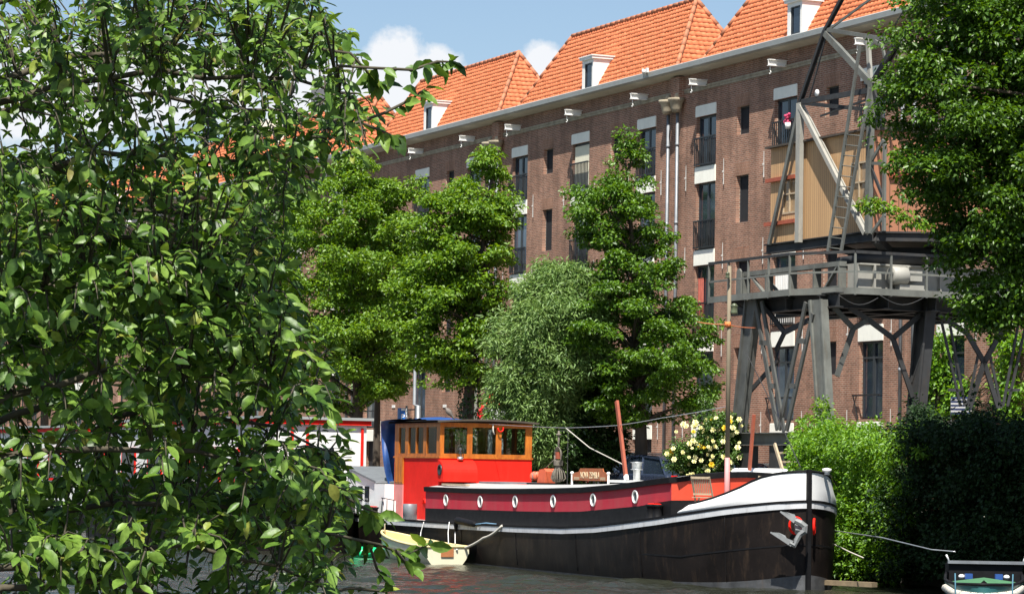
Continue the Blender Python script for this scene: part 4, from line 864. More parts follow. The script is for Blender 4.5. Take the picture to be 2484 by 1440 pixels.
# steel frame round the cabin
PS = PC+.16
def sb(x1, y1, x2, y2, w, name, mt=m_steel, p=None, t_=.6, p2=None):
    m = MB(); m.bar(X3(x1, y1, p or PS), X3(x2, y2, p2 or p or PS), w, w*t_, NF); return part(m, name, mt)
def sib(x1, y1, x2, y2, w, name, mt=m_steel, p=None, p2=None):
    m = MB(); A_, B_ = X3(x1, y1, p or PS), X3(x2, y2, p2 or p or PS); m.ibeam(A_, B_, w*.8, w, NF, .03); return part(m, name, mt)
sb(1941, 250, 1937, 588, .20, 'corner_post', m_plate); sb(1940, 254, 1866, 592, .12, 'raked_strut'); sib(1943, 258, 2101, 566, .15, 'diagonal_strut', m_plate)
sb(2114, 200, 2106, 566, .19, 'corner_post'); sb(1942, 248, 2108, 220, .13, 'cross_tie', m_steeld); sb(1942, 250, 2125, 268, .10, 'cross_tie', m_steeld, PS-.8)
sb(1990, 282, 2130, 232, .05, 'cross_tie', m_steeld, PS-1.2)
sib(1940, 252, 2000, 78, .11, 'boom_chord', m_steeld); sib(2000, 78, 2062, -40, .11, 'boom_chord', m_steeld); sb(2001, 80, 2118, 208, .16, 'diagonal_strut'); sb(2004, 72, 2192, 102, .10, 'boom_brace'); sb(2008, 74, 2112, -2, .06, 'boom_brace')
sb(2008, 74, 1960, 250, .04, 'boom_brace', m_steeld)
sb(2105, 88, 2112, 205, .13, 'winch_post', m_plate, PS-.5); sb(2107, 90, 2142, 112, .08, 'winch_post', m_steel, PS-.5); sb(2140, 110, 2146, 140, .08, 'winch_post', m_steel, PS-.5); sib(2118, 205, 2200, 66, .17, 'boom_brace', m_steeld, PS-.3); sb(2100, 197, 2150, 205, .16, 'winch_post', m_plate, PS-.1)
sb(2118, 215, 2146, 300, .09, 'raked_strut', m_steeld); sb(2200, 12, 2138, 118, .03, 'hoist_cable', m_steeld, PS-.2); sb(2125, 225, 2150, 170, .06, 'boom_brace', m_steel, PS-.5)
for (x1, y1, x2, y2) in ((2143, 340, 2110, 398), (2110, 400, 2142, 478), (2147, 520, 2114, 566), (2112, 396, 2148, 397)): sb(x1, y1, x2, y2, .08, 'end_brace', m_steeld if y2 == 478 else m_steel)
sb(2146, 340, 2144, 560, .1, 'end_post'); 
m = MB(); q = X3(2122, 215, PS-.6); m.lathe(q, [(0, 0), (.3, 0), (.3, .08), (.22, .1), (.22, .3), (.3, .32), (.3, .4), (0, .4)], 20, ax=-NF); part(m, 'winch_drum', m_steeld)
# ladder
m = MB(); PL = PS+.35
A1, A2 = X3(2086, 112, PL), X3(2008, 612, PL+.1); B1, B2 = X3(2110, 214, PL), X3(2040, 612, PL+.1)
m.bar(A1, A2, .09, .05, NF); m.bar(B1, B2, .09, .05, NF)
for k in range(12):
    y = 325+k*25; f = (y-112)/500; q = A1+(A2-A1)*f; g = B1+(B2-B1)*((y+4-214)/398); m.tube([q, g], .014, 5)
part(m, 'ladder', m_steel)
m = MB(); q = X3(1983, 226, PS+.02); m.lathe(q, [(0, 0), (.09, 0), (.09, .03), (0, .03)], 20, ax=NF); m.bar(q-NF*.0, X3(1983, 240, PS), .02); part(m, 'round_disc', m_white)

# ------------------------------------------------------------------ the barge
def interp(tab): xs, ys = zip(*tab); return lambda s: float(np.interp(s, xs, ys))
ztop = interp([(-.1, 1.87), (0, 1.86), (.26, 1.83), (.78, 1.77), (1.5, 1.69), (2.4, 1.57), (3.78, 1.41), (4.64, 1.33), (6.2, 1.2), (8.1, 1.09), (10.7, 1.04), (16.8, 1.0), (23.3, .99), (27, 1.06), (30, 1.2)])
zbot = lambda s: ztop(s)-.125
zbul = interp([(-.1, 2.52), (0, 2.50), (.44, 2.44), (.86, 2.33), (1.18, 2.18), (1.5, 2.05), (1.9, 1.94), (2.32, 1.82), (2.86, 1.745), (3.0, 1.69), (3.06, 1.62), (3.1, 1.50)])
BL = 30.0
def hbr(s):
    if s <= 0: return 0.
    if s < 6: return 2.15*(1-(1-s/6)**2)**.62
    if s > 24: return 2.15*max(0, 1-((s-24)/(BL-24))**2.6)**.6
    return 2.15
def cen(s): return .22*math.exp(-max(s, 0)/1.3)
st = [0, .02, .06, .12, .2, .32, .5, .75, 1., 1.3, 1.7, 2.1, 2.6, 2.86, 3.0, 3.06, 3.1, 3.8, 4.6, 5.5, 7, 9, 12, 15, 18, 21, 24, 25.5, 26.5, 27.5, 28.5, 29.2, 29.7, 29.95, 30]
def ring(zf, kf, smax=99, off=0.):     # closed outline at height zf(s) and breadth factor kf(s)
    ss = [s for s in st if s <= smax]
    return [B3(s-off*(s < .3), cen(s)+hbr(s)*kf(s)+off*(hbr(s) > 0), zf(s)) for s in ss[::-1]]+[B3(s-off*(s < .3), cen(s)-hbr(s)*kf(s)-off*(hbr(s) > 0), zf(s)) for s in ss[1:]]
barge = thing('barge', 'long black hulled canal barge with a bright red wheelhouse and white bow', 'barge', B3(14, 0, 0))
def bpart(m, name, mt, par=None): return m.build(name, mt, par or barge)
fl = lambda z: (lambda s: .90+.10*max(0, min(1, (z+.4)/2.0))+.0*s)
m = MB(); rows = []
for k in np.linspace(0, 1, 9): rows.append(ring(lambda s, k=k: -.5+(zbot(s)+.5)*k, lambda s, k=k: .86+.14*k**.6+.02*math.sin(math.pi*k)))
m.grid(rows); hull = bpart(m, 'hull', m_hull)
m = MB(); rows = [ring(lambda s, k=k: .95+(zbot(s)-.95)*.0+(-.35 if s > 3 else -.35*s/3.)+k, lambda s: .965+.015, 12., .012) for k in (0, .035)]
m.grid([[q+np.array([0, 0, 0]) for q in r] for r in rows]); m.build('plate_seam', m_tar, hull)
kh = lambda z, s: .86+.14*((z+.5)/(zbot(s)+.5))**.6+.02*math.sin(math.pi*(z+.5)/(zbot(s)+.5))
zw = lambda s: .03+.30*math.exp(-max(s, 0)/1.3)
m = MB(); m.grid([ring(lambda s: -.1, lambda s: kh(-.1, s)+.004, 99, .006), ring(lambda s: zw(s)*.5, lambda s: kh(zw(s)*.5, s)+.004, 99, .006), ring(zw, lambda s: kh(zw(s), s)+.004, 99, .006)]); m.build('boot_top', mat('grey_boot_top', (.07, .072, .075), .6, .35, 3., dirt=.5), hull)
for s_ in (1.6, 4.6, 8.2, 12.1, 16.0, 19.6):
    m = MB(); P = [B3(s_, cen(s_)+hbr(s_)*kh(z, s_)+.006, z) for z in np.linspace(.1, zbot(s_)-.02, 8)]; m.tube(P, .007, 4); m.build('plate_seam', m_tar, hull)
m = MB(); m.grid([ring(zbot, lambda s: 1., 99, .0), ring(zbot, lambda s: 1., 99, .035), ring(lambda s: ztop(s)-.005, lambda s: 1., 99, .035), ring(lambda s: ztop(s)-.005, lambda s: 1., 99, .0)], sm=False); bpart(m, 'rubbing_strake', m_stripe)
m = MB(); m.grid([ring(lambda s: ztop(s)-.003, lambda s: 1., 99, .045), ring(lambda s: ztop(s)+.05, lambda s: 1., 99, .045), ring(lambda s: ztop(s)+.05, lambda s: 1., 99, -.08)], sm=False); bpart(m, 'gunwale', m_tar)
m = MB(); ss = [s for s in st]
m.grid([[B3(s, cen(s)+hbr(s)*(1-2*k)*.99, ztop(s)+.02-(.22 if s < 3.6 else 0)+.02*math.sin(math.pi*k)) for k in np.linspace(0, 1, 9)] for s in ss]); bpart(m, 'deck', m_deck)
# bow bulwark, leaning inwards above the knuckle
kb = lambda k: (lambda s: 1.0+.02*math.sin(math.pi*min(k*1.6, 1))-.10*max(0, k-.35))
m = MB(); m.grid([ring(lambda s, k=k: ztop(s)+.052+(zbul(s)-ztop(s)-.052)*k, kb(k), 3.1) for k in (0, .2, .4, .6, .8, 1.)]); m.grid([ring(lambda s: zbul(s), lambda s: kb(1)(s), 3.1), ring(lambda s: zbul(s), lambda s: kb(1)(s)-.03, 3.1), ring(lambda s: ztop(s)-.15, lambda s: .95, 3.1)], sm=False); blw = bpart(m, 'bow_bulwark', m_whitehull)
m = MB(); m.tube(ring(lambda s: zbul(s)+.02, lambda s: kb(1)(s)-.01, 3.1), .028, 6); m.build('capping_rail', m_tar, blw)
m = MB(); P = [B3(-.045, cen(0), z) for z in np.linspace(-.4, 2.56, 7)]; m.bar(P[0], P[-1], .085, .10, BD); bpart(m, 'stem_bar', m_tar)
m = MB(); m.lathe(B3(.25, -.35, 2.45), [(0, 0), (.07, 0), (.055, .05), (.1, .08), (.1, .13), (0, .15)], 12); bpart(m, 'fairlead', m_white)
# stern bulwark
rs = [s for s in st if s >= 24.0]
def sring(zf, k, off=0): return [B3(s, hbr(s)*k+off*(s < 30), zf(s)) for s in rs]+[B3(s, -hbr(s)*k-off*(s < 30), zf(s)) for s in rs[::-1][1:]]
m = MB(); hs_ = lambda s: ztop(s)+.05+.42*min(1, max(0, (s-25.2)/1.2)); m.grid([sring(lambda s: ztop(s)+.052, 1.), sring(hs_, 1.03), sring(hs_, .99), sring(lambda s: ztop(s)+.03, .97)]); bpart(m, 'stern_bulwark', m_whitehull)
# coachroof over the hold
rt_ = interp([(3.0, 2.36), (3.84, 2.34), (4.51, 2.30), (6.44, 2.17), (8.72, 2.06), (11.92, 1.99), (16.26, 1.94), (20.17, 1.95)]); cbz = interp([(3.0, 1.88), (4.15, 1.80), (5.52, 1.67), (9.2, 1.47), (11.9, 1.42), (20.14, 1.36)])
CS = [3.75, 4.5, 5.5, 7, 9, 11, 13, 15, 17, 19, 20.15]; CT = 1.70
front = [(3.75, CT), (3.6, 1.2), (3.48, .6), (3.44, 0), (3.48, -.6), (3.6, -1.2), (3.75, -CT)]
def cring(z, off=0, ss=CS): return [B3(s, CT+off, z(s)) for s in ss[::-1]]+[B3(s-off, t_, z(s)+cm(t_)*(z is not cbz)) for s, t_ in front[1:-1]]+[B3(s, -CT-off, z(s)) for s in ss]
cm = lambda t_: .14*(1-(t_/CT)**2)
m = MB(); m.grid([cring(lambda s: ztop(s)-.02), cring(cbz)], sm=False); bpart(m, 'hold_coaming', m_tar)
def strip(ss, z0, z1, off): return [[B3(s, CT+off, z0(s)) for s in ss], [B3(s, CT+off, z1(s)) for s in ss]]
zr = lambda s: rt_(s)-.13
m = MB(); m.grid(strip(CS, cbz, zr, -.004)); m.grid([[B3(s, -CT+.004, cbz(s)) for s in CS], [B3(s, -CT+.004, zr(s)) for s in CS]]); m.quad(B3(20.15, CT-.01, 1.3), B3(20.15, -CT+.01, 1.3), B3(20.15, -CT+.01, 1.83), B3(20.15, CT-.01, 1.83)); croof = bpart(m, 'coachroof_side', m_crim)
fr_ = [(3.75, CT-.004)]+front[1:-1]+[(3.75, -CT+.004)]
m = MB(); m.grid([[B3(s, t_, 1.45) for s, t_ in fr_], [B3(s, t_, rt_(s)-.10+cm(t_)) for s, t_ in fr_]]); bpart(m, 'coachroof_front', m_orange)
m = MB(); zrr = lambda s: rt_(s)
def rr(off, dz_): return [B3(s, CT+off, rt_(s)+dz_) for s in CS[::-1]]+[B3(s-off, t_, rt_(s)+cm(t_)+dz_) for s, t_ in front[1:-1]]+[B3(s, -CT-off, rt_(s)+dz_) for s in CS]
m.grid([rr(-.01, -.13), rr(.05, -.13), rr(.06, -.01), rr(.0, .005), rr(-.1, .0)], sm=False); bpart(m, 'coachroof_rail', m_tar)
m = MB(); m.grid([[B3(s, t_, rt_(s)-.012+cm(t_)) for t_ in np.linspace(CT-.08, -CT+.08, 9)] for s in [3.55]+CS]); crf = bpart(m, 'coachroof_top', m_deck)
m = MB(); m.boxf(B3(18.0, .35, rt_(18)+.13), BD*1.6, -BN*1.1, (0, 0, .05)); m.build('hatch_cover', m_zinc, crf)
m = MB(); m.boxf(B3(17.6, 1.35, rt_(18)+.055), BD*1.9, BN*.12, (0, 0, .05)); m.build('roof_plank', m_teak, crf)
m = MB(); m.boxf(B3(7.5, .15, rt_(9)+.13), BD*3.4, -BN*.5, (0, 0, .06)); m.build('skylight_strip', m_white, crf)
for s, z in ((18.45, 1.61), (15.81, 1.61), (13.29, 1.65), (10.72, 1.70), (8.2, 1.77), (5.72, 1.88)):
    m = MB(); c_ = B3(s, CT, z); m.lathe(c_, [(.125, 0), (.155, 0), (.16, .02), (.145, .035), (.125, .03), (.12, .0)], 24, ax=BN); ph = m.build('porthole', m_white, croof)
    m = MB(); m.lathe(B3(s, CT-.01, z), [(0, .012), (.13, .012)], 24, ax=BN); m.build('pane', m_glass, ph)
# wheelhouse
WF, WA, WT = 20.0, 23.85, 1.36
m = MB(); m.boxf(B3(WF, -WT, .98), BD*(WA-WF), BN*(2*WT), (0, 0, 1.76)); wh = bpart(m, 'wheelhouse', m_red)
m = MB(); m.boxf(B3(WF-.03, -WT-.03, 2.74), BD*(WA-WF+.06), BN*(2*WT+.06), (0, 0, .05))
z0, z1, zt4 = 2.79, 3.58, 3.72
def wall_frame(m, f, u_list, zz0, zz1):      # uprights given as (u0,u1)
    for u0, u1 in u_list: f(m, u0, u1, zz0, zz1)
def ff(m, u0, u1, a, b): m.boxf(B3(WF, u0, a), BD*.07, BN*(u1-u0), (0, 0, b-a))
def fb(m, u0, u1, a, b): m.boxf(B3(WA-.07, u0, a), BD*.07, BN*(u1-u0), (0, 0, b-a))
def fs(m, u0, u1, a, b): m.boxf(B3(u0, WT-.07, a), BD*(u1-u0), BN*.07, (0, 0, b-a))
def fp(m, u0, u1, a, b): m.boxf(B3(u0, -WT, a), BD*(u1-u0), BN*.07, (0, 0, b-a))
for f in (ff, fb):
    for u0, u1 in ((-WT, -1.17), (-.45, -.29), (.41, .56), (1.24, WT)): f(m, u0, u1, 2.79, zt4)
    for u0, u1 in ((-1.17, -.45), (-.29, .41), (.56, 1.24)): f(m, u0, u1, 2.79, 2.87); f(m, u0, u1, 3.60, zt4)
for f in (fs, fp):
    ups = ((20.07, 20.28), (21.14, 21.4), (21.98, 22.06), (22.66, 22.95), (23.5, WA-.07))
    for u0, u1 in ups: f(m, u0, u1, 2.79, zt4)
    for u0, u1 in ((20.28, 21.14), (21.4, 21.98), (22.06, 22.66), (22.95, 23.5)): f(m, u0, u1, 2.79, 2.87); f(m, u0, u1, 3.60, zt4)
m.build('window_band', m_wood, wh)
m_clear = bpy.data.materials.new('clear_pane'); m_clear.use_nodes = True; t = m_clear.node_tree; t.nodes.remove(t.nodes['Principled BSDF']); g1_ = nd(t, 'ShaderNodeBsdfTransparent'); g1_.inputs[0].default_value = (.55, .6, .6, 1); g2_ = nd(t, 'ShaderNodeBsdfGlossy'); g2_.inputs['Roughness'].default_value = .02; ms = nd(t, 'ShaderNodeMixShader'); ms.inputs[0].default_value = .12; lk(t, g1_.outputs[0], ms.inputs[1]); lk(t, g2_.outputs[0], ms.inputs[2]); lk(t, ms.outputs[0], t.nodes['Material Output'].inputs[0])
for u0, u1 in ((-1.17, -.45), (-.29, .41), (.56, 1.24)):
    for s in (WF+.035, WA-.035):
        m = MB(); m.quad(B3(s, u0, 2.87), B3(s, u1, 2.87), B3(s, u1, 3.6), B3(s, u0, 3.6)); m.build('window_pane', m_clear, wh)
for u0, u1 in ((20.28, 21.14), (21.4, 21.98), (22.06, 22.66), (22.95, 23.5)):
    for t_ in (WT-.035, -WT+.035):
        m = MB(); m.quad(B3(u0, t_, 2.87), B3(u1, t_, 2.87), B3(u1, t_, 3.6), B3(u0, t_, 3.6)); m.build('window_pane', m_clear, wh)
m = MB(); rows = [[B3(s, t_, 3.72+.06*(1-(t_/1.5)**2)+dz_) for t_ in np.linspace(-1.5, 1.5, 9)] for s, dz_ in ((WF-.18, 0), (WF-.18, .05), (WA+.2, .05), (WA+.2, 0), (WF-.18, 0))]; m.grid(rows, sm=False); m.build('roof', m_roofed, wh)
m = MB(); m.boxf(B3(23.0, WT+.002, 2.0), BD*.72, BN*.035, (0, 0, .78))
for q in range(3): m.boxf(B3(23.05+q*.23, WT+.037, 2.05), BD*.18, BN*.012, (0, 0, .68))
dr = m.build('door', m_wood, wh)
m = MB(); m.boxf(B3(23.0, WT+.002, 1.0), BD*.72, BN*.03, (0, 0, .99)); m.build('door', mat('faded_pink_paint', (.62, .22, .2), .6, .08), wh)['label'] = 'faded pink lower door panel'
# quarter round box on the wheelhouse front
m = MB(); prof = [(0, 2.10), (-.50, 2.10), (-.50, 2.30)]+[(-.50*math.cos(q), 2.30+.40*math.sin(q)) for q in np.linspace(.15, math.pi/2, 8)]+[(0, 2.70)]
m.prism([B3(WF+a-.002, .42, z) for a, z in prof], BN*1.0); vb = m.build('rounded_box', m_red, wh)
m = MB(); m.lathe(B3(WF-.22, 1.42, 2.42), [(.0, .004), (.11, .004), (.11, .03), (.15, .03), (.15, .0)], 20, ax=BN); m.build('round_vent', m_black, vb)
# blue tarpaulin over the aft end
def cloth(rows, mt, name, par): m = MB(); m.grid([[np.array(q) for q in r] for r in rows]); return m.build(name, mt, par)
rng = np.random.default_rng(5); rows = []
for i, u in enumerate(np.linspace(0, 1, 16)):
    r = []
    for j, v in enumerate(np.linspace(0, 1, 20)):
        if v < .35: s = 22.6+(WA+.9-22.6)*v/.35; z = 3.83-.05*(v/.35)**2
        else: k = (v-.35)/.65; s = WA+.9+.35*math.sin(k*2.2)+.12*math.sin(k*9+u*4)-.5*k; z = 3.78-2.15*k+.0
        t_ = 1.52-u*2.2-(.45*(v-.35)*(1-u) if v > .35 else 0)+.07*math.sin(v*11+u*7)*(v > .35)+.05*math.sin(u*23); r.append(B3(s+.11*math.sin(u*27+v*5)*(v > .3)+.04*math.sin(u*61+v*9)*(v > .3), t_, z+.02*math.sin(u*14+v*9)))
    rows.append(r)
tarp = cloth(rows, m_blue, 'tarpaulin', None); tag(tarp, 'blue tarpaulin draped over the aft end of the red wheelhouse', 'tarpaulin')
rows = [[B3(21.3+(22.9-21.3)*v, 1.3-u*2.0, 3.80+.10*math.sin(math.pi*v)*(.5+.5*math.sin(u*5))+.012*math.sin(v*20+u*9)) for v in np.linspace(0, 1, 14)] for u in np.linspace(0, 1, 12)]
tag(cloth(rows, m_blue, 'tarpaulin', None), 'crumpled blue tarpaulin lying flat on the wheelhouse roof', 'tarpaulin')
# aft cabin
m = MB(); top = [(24.9, 2.02), (26.2, 2.14), (27.6, 2.3), (28.6, 2.45)]
m.prism([B3(24.9, 1.55, 1.0), B3(28.4, 1.30, 1.0), B3(28.4, 1.30, 2.42), B3(24.9, 1.55, 2.0)], -BN*2.8); acb = bpart(m, 'aft_cabin', m_whitehull)
m = MB(); m.prism([B3(24.75, 1.62, 2.005), B3(28.5, 1.36, 2.43), B3(28.5, 1.36, 2.49), B3(24.75, 1.62, 2.06)], -BN*2.95); m.build('roof', m_zinc, acb)
for s in (25.7, 26.5, 27.3):
    m = MB(); k = (s-24.9)/3.5; tt = 1.555-.25*k; m.boxf(B3(s, tt-.03, 1.45), BD*.38, BN*.045, (0, 0, .45)); w_ = m.build('window', m_tar, acb); m = MB(); m.boxf(B3(s+.05, tt+.016, 1.5), BD*.28, BN*.006, (0, 0, .35)); m.build('pane', m_glass, w_)
m = MB(); m.boxf(B3(23.9, 1.2, 1.0), BD*.95, BN*.42, (0, 0, .98)); bpart(m, 'white_locker', m_whitehull)
# stern rail
m = MB(); pts = []
for s in (25.4, 26.2, 27.0, 27.8, 28.6, 29.3): q = B3(s, hbr(s)*.97, hs_(s)); m.tube([q, q+UPV*.75], .015, 5); pts.append(q+UPV*.75)
m.tube(pts, .015, 5); m.tube([p_-UPV*.35 for p_ in pts], .012, 5); bpart(m, 'stern_rail', m_black)
# deck fittings aft
m = MB(); m.boxf(B3(22.9, 1.62, 1.04), BD*.42, BN*.36, (0, 0, .48)); bpart(m, 'white_tank', m_white)
m = MB(); m.lathe(B3(21.2, 1.78, 1.0), [(0, 0), (.2, 0), (.2, .45), (.19, .46), (0, .46)], 18); bpart(m, 'drum', m_zinc)
def bollard(s, t_, z, red=True):
    for d_ in (0, .34):
        m = MB(); m.lathe(B3(s+d_, t_, z), [(.13, 0), (.10, .03), (.10, .24), (.13, .27), (.13, .30), (0, .31)], 14); b_ = bpart(m, 'bollard', m_tar)
        m = MB(); m.lathe(B3(s+d_, t_, z), [(.10, .312), (.05, .33), (0, .33)], 14); m.build('red_top', m_red, b_)
bollard(23.9, 1.92, 1.02); bollard(4.2, 1.83, 1.42)
m = MB()
for a_ in (21.9, 22.5): m.tube([B3(a_, 2.02, 1.0), B3(a_, 2.02, 1.55)], .016, 6)
m.tube([B3(21.9, 2.02, 1.55), B3(23.0, 2.02, 1.6)], .014, 6); m.tube([B3(22.9, 2.02, 1.6), B3(23.05, 2.02, 1.0)], .014, 6); bpart(m, 'hand_rail', m_black)
for s in (20.6, 21.15):
    m = MB(); m.tube([B3(s, WT+.02, 1.5)+BD*.09*math.cos(q)+UPV*.09*math.sin(q) for q in np.linspace(-.4, math.pi+.4, 9)], .03, 6); bpart(m, 'red_hook', m_red)
# flue, mast, name board, windlass, posts
m = MB(); c_ = B3(9.57, 0, rt_(9.57)+.1); m.lathe(c_, [(.085, 0), (.085, .36), (.12, .37), (.12, .40), (.12, .52), (.155, .53), (.155, .545), (.1, .55), (0, .56)], 20); m.lathe(c_, [(.12, .355), (.155, .36), (.155, .372), (.12, .38)], 20); bpart(m, 'flue', m_galv)
m_mast = mat('weathered_mast', (.20, .165, .11), .8, .15, 5, stretch=(1, 1, .2)); m_pink = mat('pink_mast_paint', (.62, .26, .25), .6, .1)
mb0 = B3(3.15, .62, 1.45); mtop = atY(1770, 645, mb0[1])
m = MB(); kk = .24; md = mb0+(mtop-mb0)*kk; m.tube([md, mtop], [.055, .042], 10); ms_ = bpart(m, 'mast', m_mast)
m = MB(); m.tube([mb0, md], [.066, .058], 10); m.build('mast_foot', m_pink, ms_)
m = MB(); c_ = atY(1766, 787, mb0[1]); m.tube([c_-UPV*.06, c_+UPV*.06], .075, 10); m.build('orange_strap', mat('orange_strap', (.75, .2, .05), .7, .1), ms_)
for (x, y, k) in ((1765, 668, .6), (1775, 750, 1.)):
    c_ = atY(x+(6 if k == 1 else 0), y, mb0[1]-.13); m = MB(); m.lathe(c_, [(0, -.10*k), (.09*k, -.10*k), (.075*k, -.06*k), (.075*k, .06*k), (.09*k, .08*k), (.03*k, .13*k), (0, .14*k)], 14); m.build('mast_lantern', mat('lantern_glass', (.12, .14, .08), .25, .2), ms_)
m = MB(); c_ = atY(1771, 742, mb0[1]); m.bar(c_, c_+np.array([.12, 0, 0]), .03); m.build('lantern_arm', m_steel, ms_)
for (x1, y1, x2, y2, wid, lab) in ((1518, 1152, 1496, 972, .11, 'tall brown wooden post standing on the coachroof, left of the flue'), (1818, 1140, 1829, 1005, .09, 'thin brown wooden post behind the bow, right of the mast')):
    tt = 0 if x1 < 1600 else -1.2; s1, zz1 = hb(x1, y1, tt); s2, zz2 = hb(x2, y2, tt); m = MB(); m.bar(B3(s1, tt, zz1), B3(s2, tt, zz2), wid, wid*.6, BN)
    if tt == 0:
        t_ = thing('wooden_post', lab, 'post', B3(s1, tt, zz1-.1)); m.build('shaft', m_redwood, t_); m = MB(); m.bar(B3(s1-.05, tt, zz1-.12), B3(s1, tt, zz1-.001), wid*1.1, wid*.7, BN); m.build('socket', m_whitehull, t_)
    else: tag(m.build('wooden_post', m_redwood), lab, 'post')
# name board
t_ = thing('name_board', 'brown wooden ship name board lettered NOVA ZEMBLA on white brackets', 'name board', B3(12.4, 0, 2.15))
z0 = 2.18
m = MB(); out_ = [(13.62, 0), (13.62, .14), (13.45, .20), (13.2, .22), (13.1, .31), (11.65, .31), (11.6, .23), (11.45, .20), (11.32, .16), (11.32, 0)]
m.prism([B3(s, 0, z0+.03+h_) for s, h_ in out_], BN*.03); bo = m.build('board', mat('varnished_brown_board', (.32, .09, .025), .4, .2, 6), t_)
fc = bpy.data.curves.new('name', 'FONT'); fc.body = 'NOVA ZEMBLA'; fc.size = .23; fc.align_x = 'CENTER'; fc.extrude = .004; fo = bpy.data.objects.new('name', fc); COL.objects.link(fo)
def place_text(fo, origin, xd, yd, name, mt, parent, sx=1.):
    bpy.context.view_layer.update(); dg = bpy.context.evaluated_depsgraph_get(); me = bpy.data.meshes.new_from_object(fo.evaluated_get(dg)); v = np.array([q.co[:] for q in me.vertices]); xd, yd = np.array(xd), np.array(yd); zd = np.cross(xd, yd)
    r_ = parent
    while r_.parent: r_ = r_.parent
    w = np.array(origin)+v[:, :1]*xd*sx+v[:, 1:2]*yd+v[:, 2:3]*zd; o_, rz = ORG[r_.name]; a = w-o_; c_, s_ = math.cos(rz), math.sin(rz); w = np.stack([a[:, 0]*c_+a[:, 1]*s_, -a[:, 0]*s_+a[:, 1]*c_, a[:, 2]], 1)
    for i, q in enumerate(me.vertices): q.co = w[i]
    me.materials.clear(); me.materials.append(mt); ob = bpy.data.objects.new(name, me); COL.objects.link(ob); ob.parent = parent; bpy.data.objects.remove(fo); return ob
m_let = mat('cream_lettering', (.62, .50, .32), .6, .05)
place_text(fo, B3(12.45, .036, z0+.09), -BD, UPV, 'lettering', m_let, bo, .80)
m = MB()
for s0, s1 in ((13.5, 13.15), (11.78, 11.45)):
    for z in (.055, .08, .105): m.boxf(B3(s1, .031, z0+z), BD*(s0-s1), BN*.004, (0, 0, .012))
m.build('small_ornament', m_let, bo)
m = MB()
for s in (13.66, 11.28): m.bar(B3(s, .02, 2.06), B3(s, .02, z0+.2), .05, .05); m.ell(B3(s, .02, z0+.22), .05, .05, .04)
m.build('bracket', m_white, t_)
# windlass
t_ = thing('windlass', 'orange red hand winch with a flat round drum flange on the coachroof', 'winch', B3(16.8, -.45, 2.05))
m = MB(); c_ = B3(17.35, -.4, 2.29); m.lathe(c_, [(0, -.02), (.13, -.02), (.13, .03), (.08, .04)], 20, ax=-BD); m.lathe(c_, [(.12, .22), (.13, .23), (.13, .26), (0, .27)], 20, ax=-BD); m_or = mat('orange_winch_paint', (.62, .12, .05), .5, .15); m.build('drum_flange', m_or, t_)
m = MB(); m.lathe(c_, [(.09, .03), (.095, .08), (.085, .12), (.095, .16), (.085, .22)], 16, ax=-BD); m.build('wire_coil', m_galv, t_)
m = MB(); m.prism([B3(16.9, -.3, 2.12), B3(16.35, -.3, 2.12), B3(16.3, -.3, 2.42), B3(16.45, -.3, 2.50), B3(16.75, -.3, 2.47)], -BN*.3); m.build('gear_case', m_or, t_)
m = MB(); m.boxf(B3(16.3, -.65, 2.03), BD*1.1, BN*.45, (0, 0, .09)); m.build('base', m_tar, t_)
# rope bundle on its post
t_ = thing('rope_bundle', 'big tied bundle of old rope hanging with a pulley block, beside the orange winch', 'rope', B3(15.9, -.5, 2.05))
m = MB(); m.bar(B3(15.55, -.62, 2.05), B3(15.55, -.62, 3.55), .02); m.bar(B3(15.55, -.62, 3.5), B3(15.95, -.5, 3.5), .02); m.build('post', m_steeld, t_)
m = MB(); rng = np.random.default_rng(8)
for i in range(26):
    an = rng.uniform(0, 6.28); r_ = rng.uniform(.05, .19); b_ = B3(15.9, -.5, 0); e = np.array([math.cos(an), math.sin(an), 0])
    m.tube([b_+e*.03+UPV*2.68, b_+e*.04+UPV*2.58, b_+e*r_*.9+UPV*2.4, b_+e*r_*1.15+UPV*2.25, b_+e*r_*.7+UPV*(2.14+rng.uniform(0, .05))], .02, 5)
m.build('rope_tail', m_roped, t_)
m = MB()
for k in range(5): m.tube([B3(15.9, -.5, 2.6+k*.025)+np.array([math.cos(q), math.sin(q), 0])*.11 for q in np.linspace(0, 6.28, 13)], .02, 5)
for k in range(5): m.tube([B3(15.9, -.5, 2.85)+BD*(.17+.015*k)*math.cos(q)+UPV*(.17+.015*k)*math.sin(q)+BN*.012*(k-2) for q in np.linspace(0, 6.28, 17)], .013, 5)
m.tube([B3(15.9, -.5, 2.98), B3(15.9, -.5, 3.5)], .03, 6); m.tube([B3(15.9, -.5, 3.4)+np.array([math.cos(q), math.sin(q), 0])*.05 for q in np.linspace(0, 6.28, 11)], .025, 5); m.tube([B3(15.9, -.5, 2.85), B3(16.9, -.42, 2.4)], .012, 5); m.build('rope_coil', m_roped, t_)
m = MB(); m.boxf(B3(15.84, -.54, 2.76), BD*.12, BN*.1, (0, 0, .18)); m.build('pulley_block', m_redwood, t_)
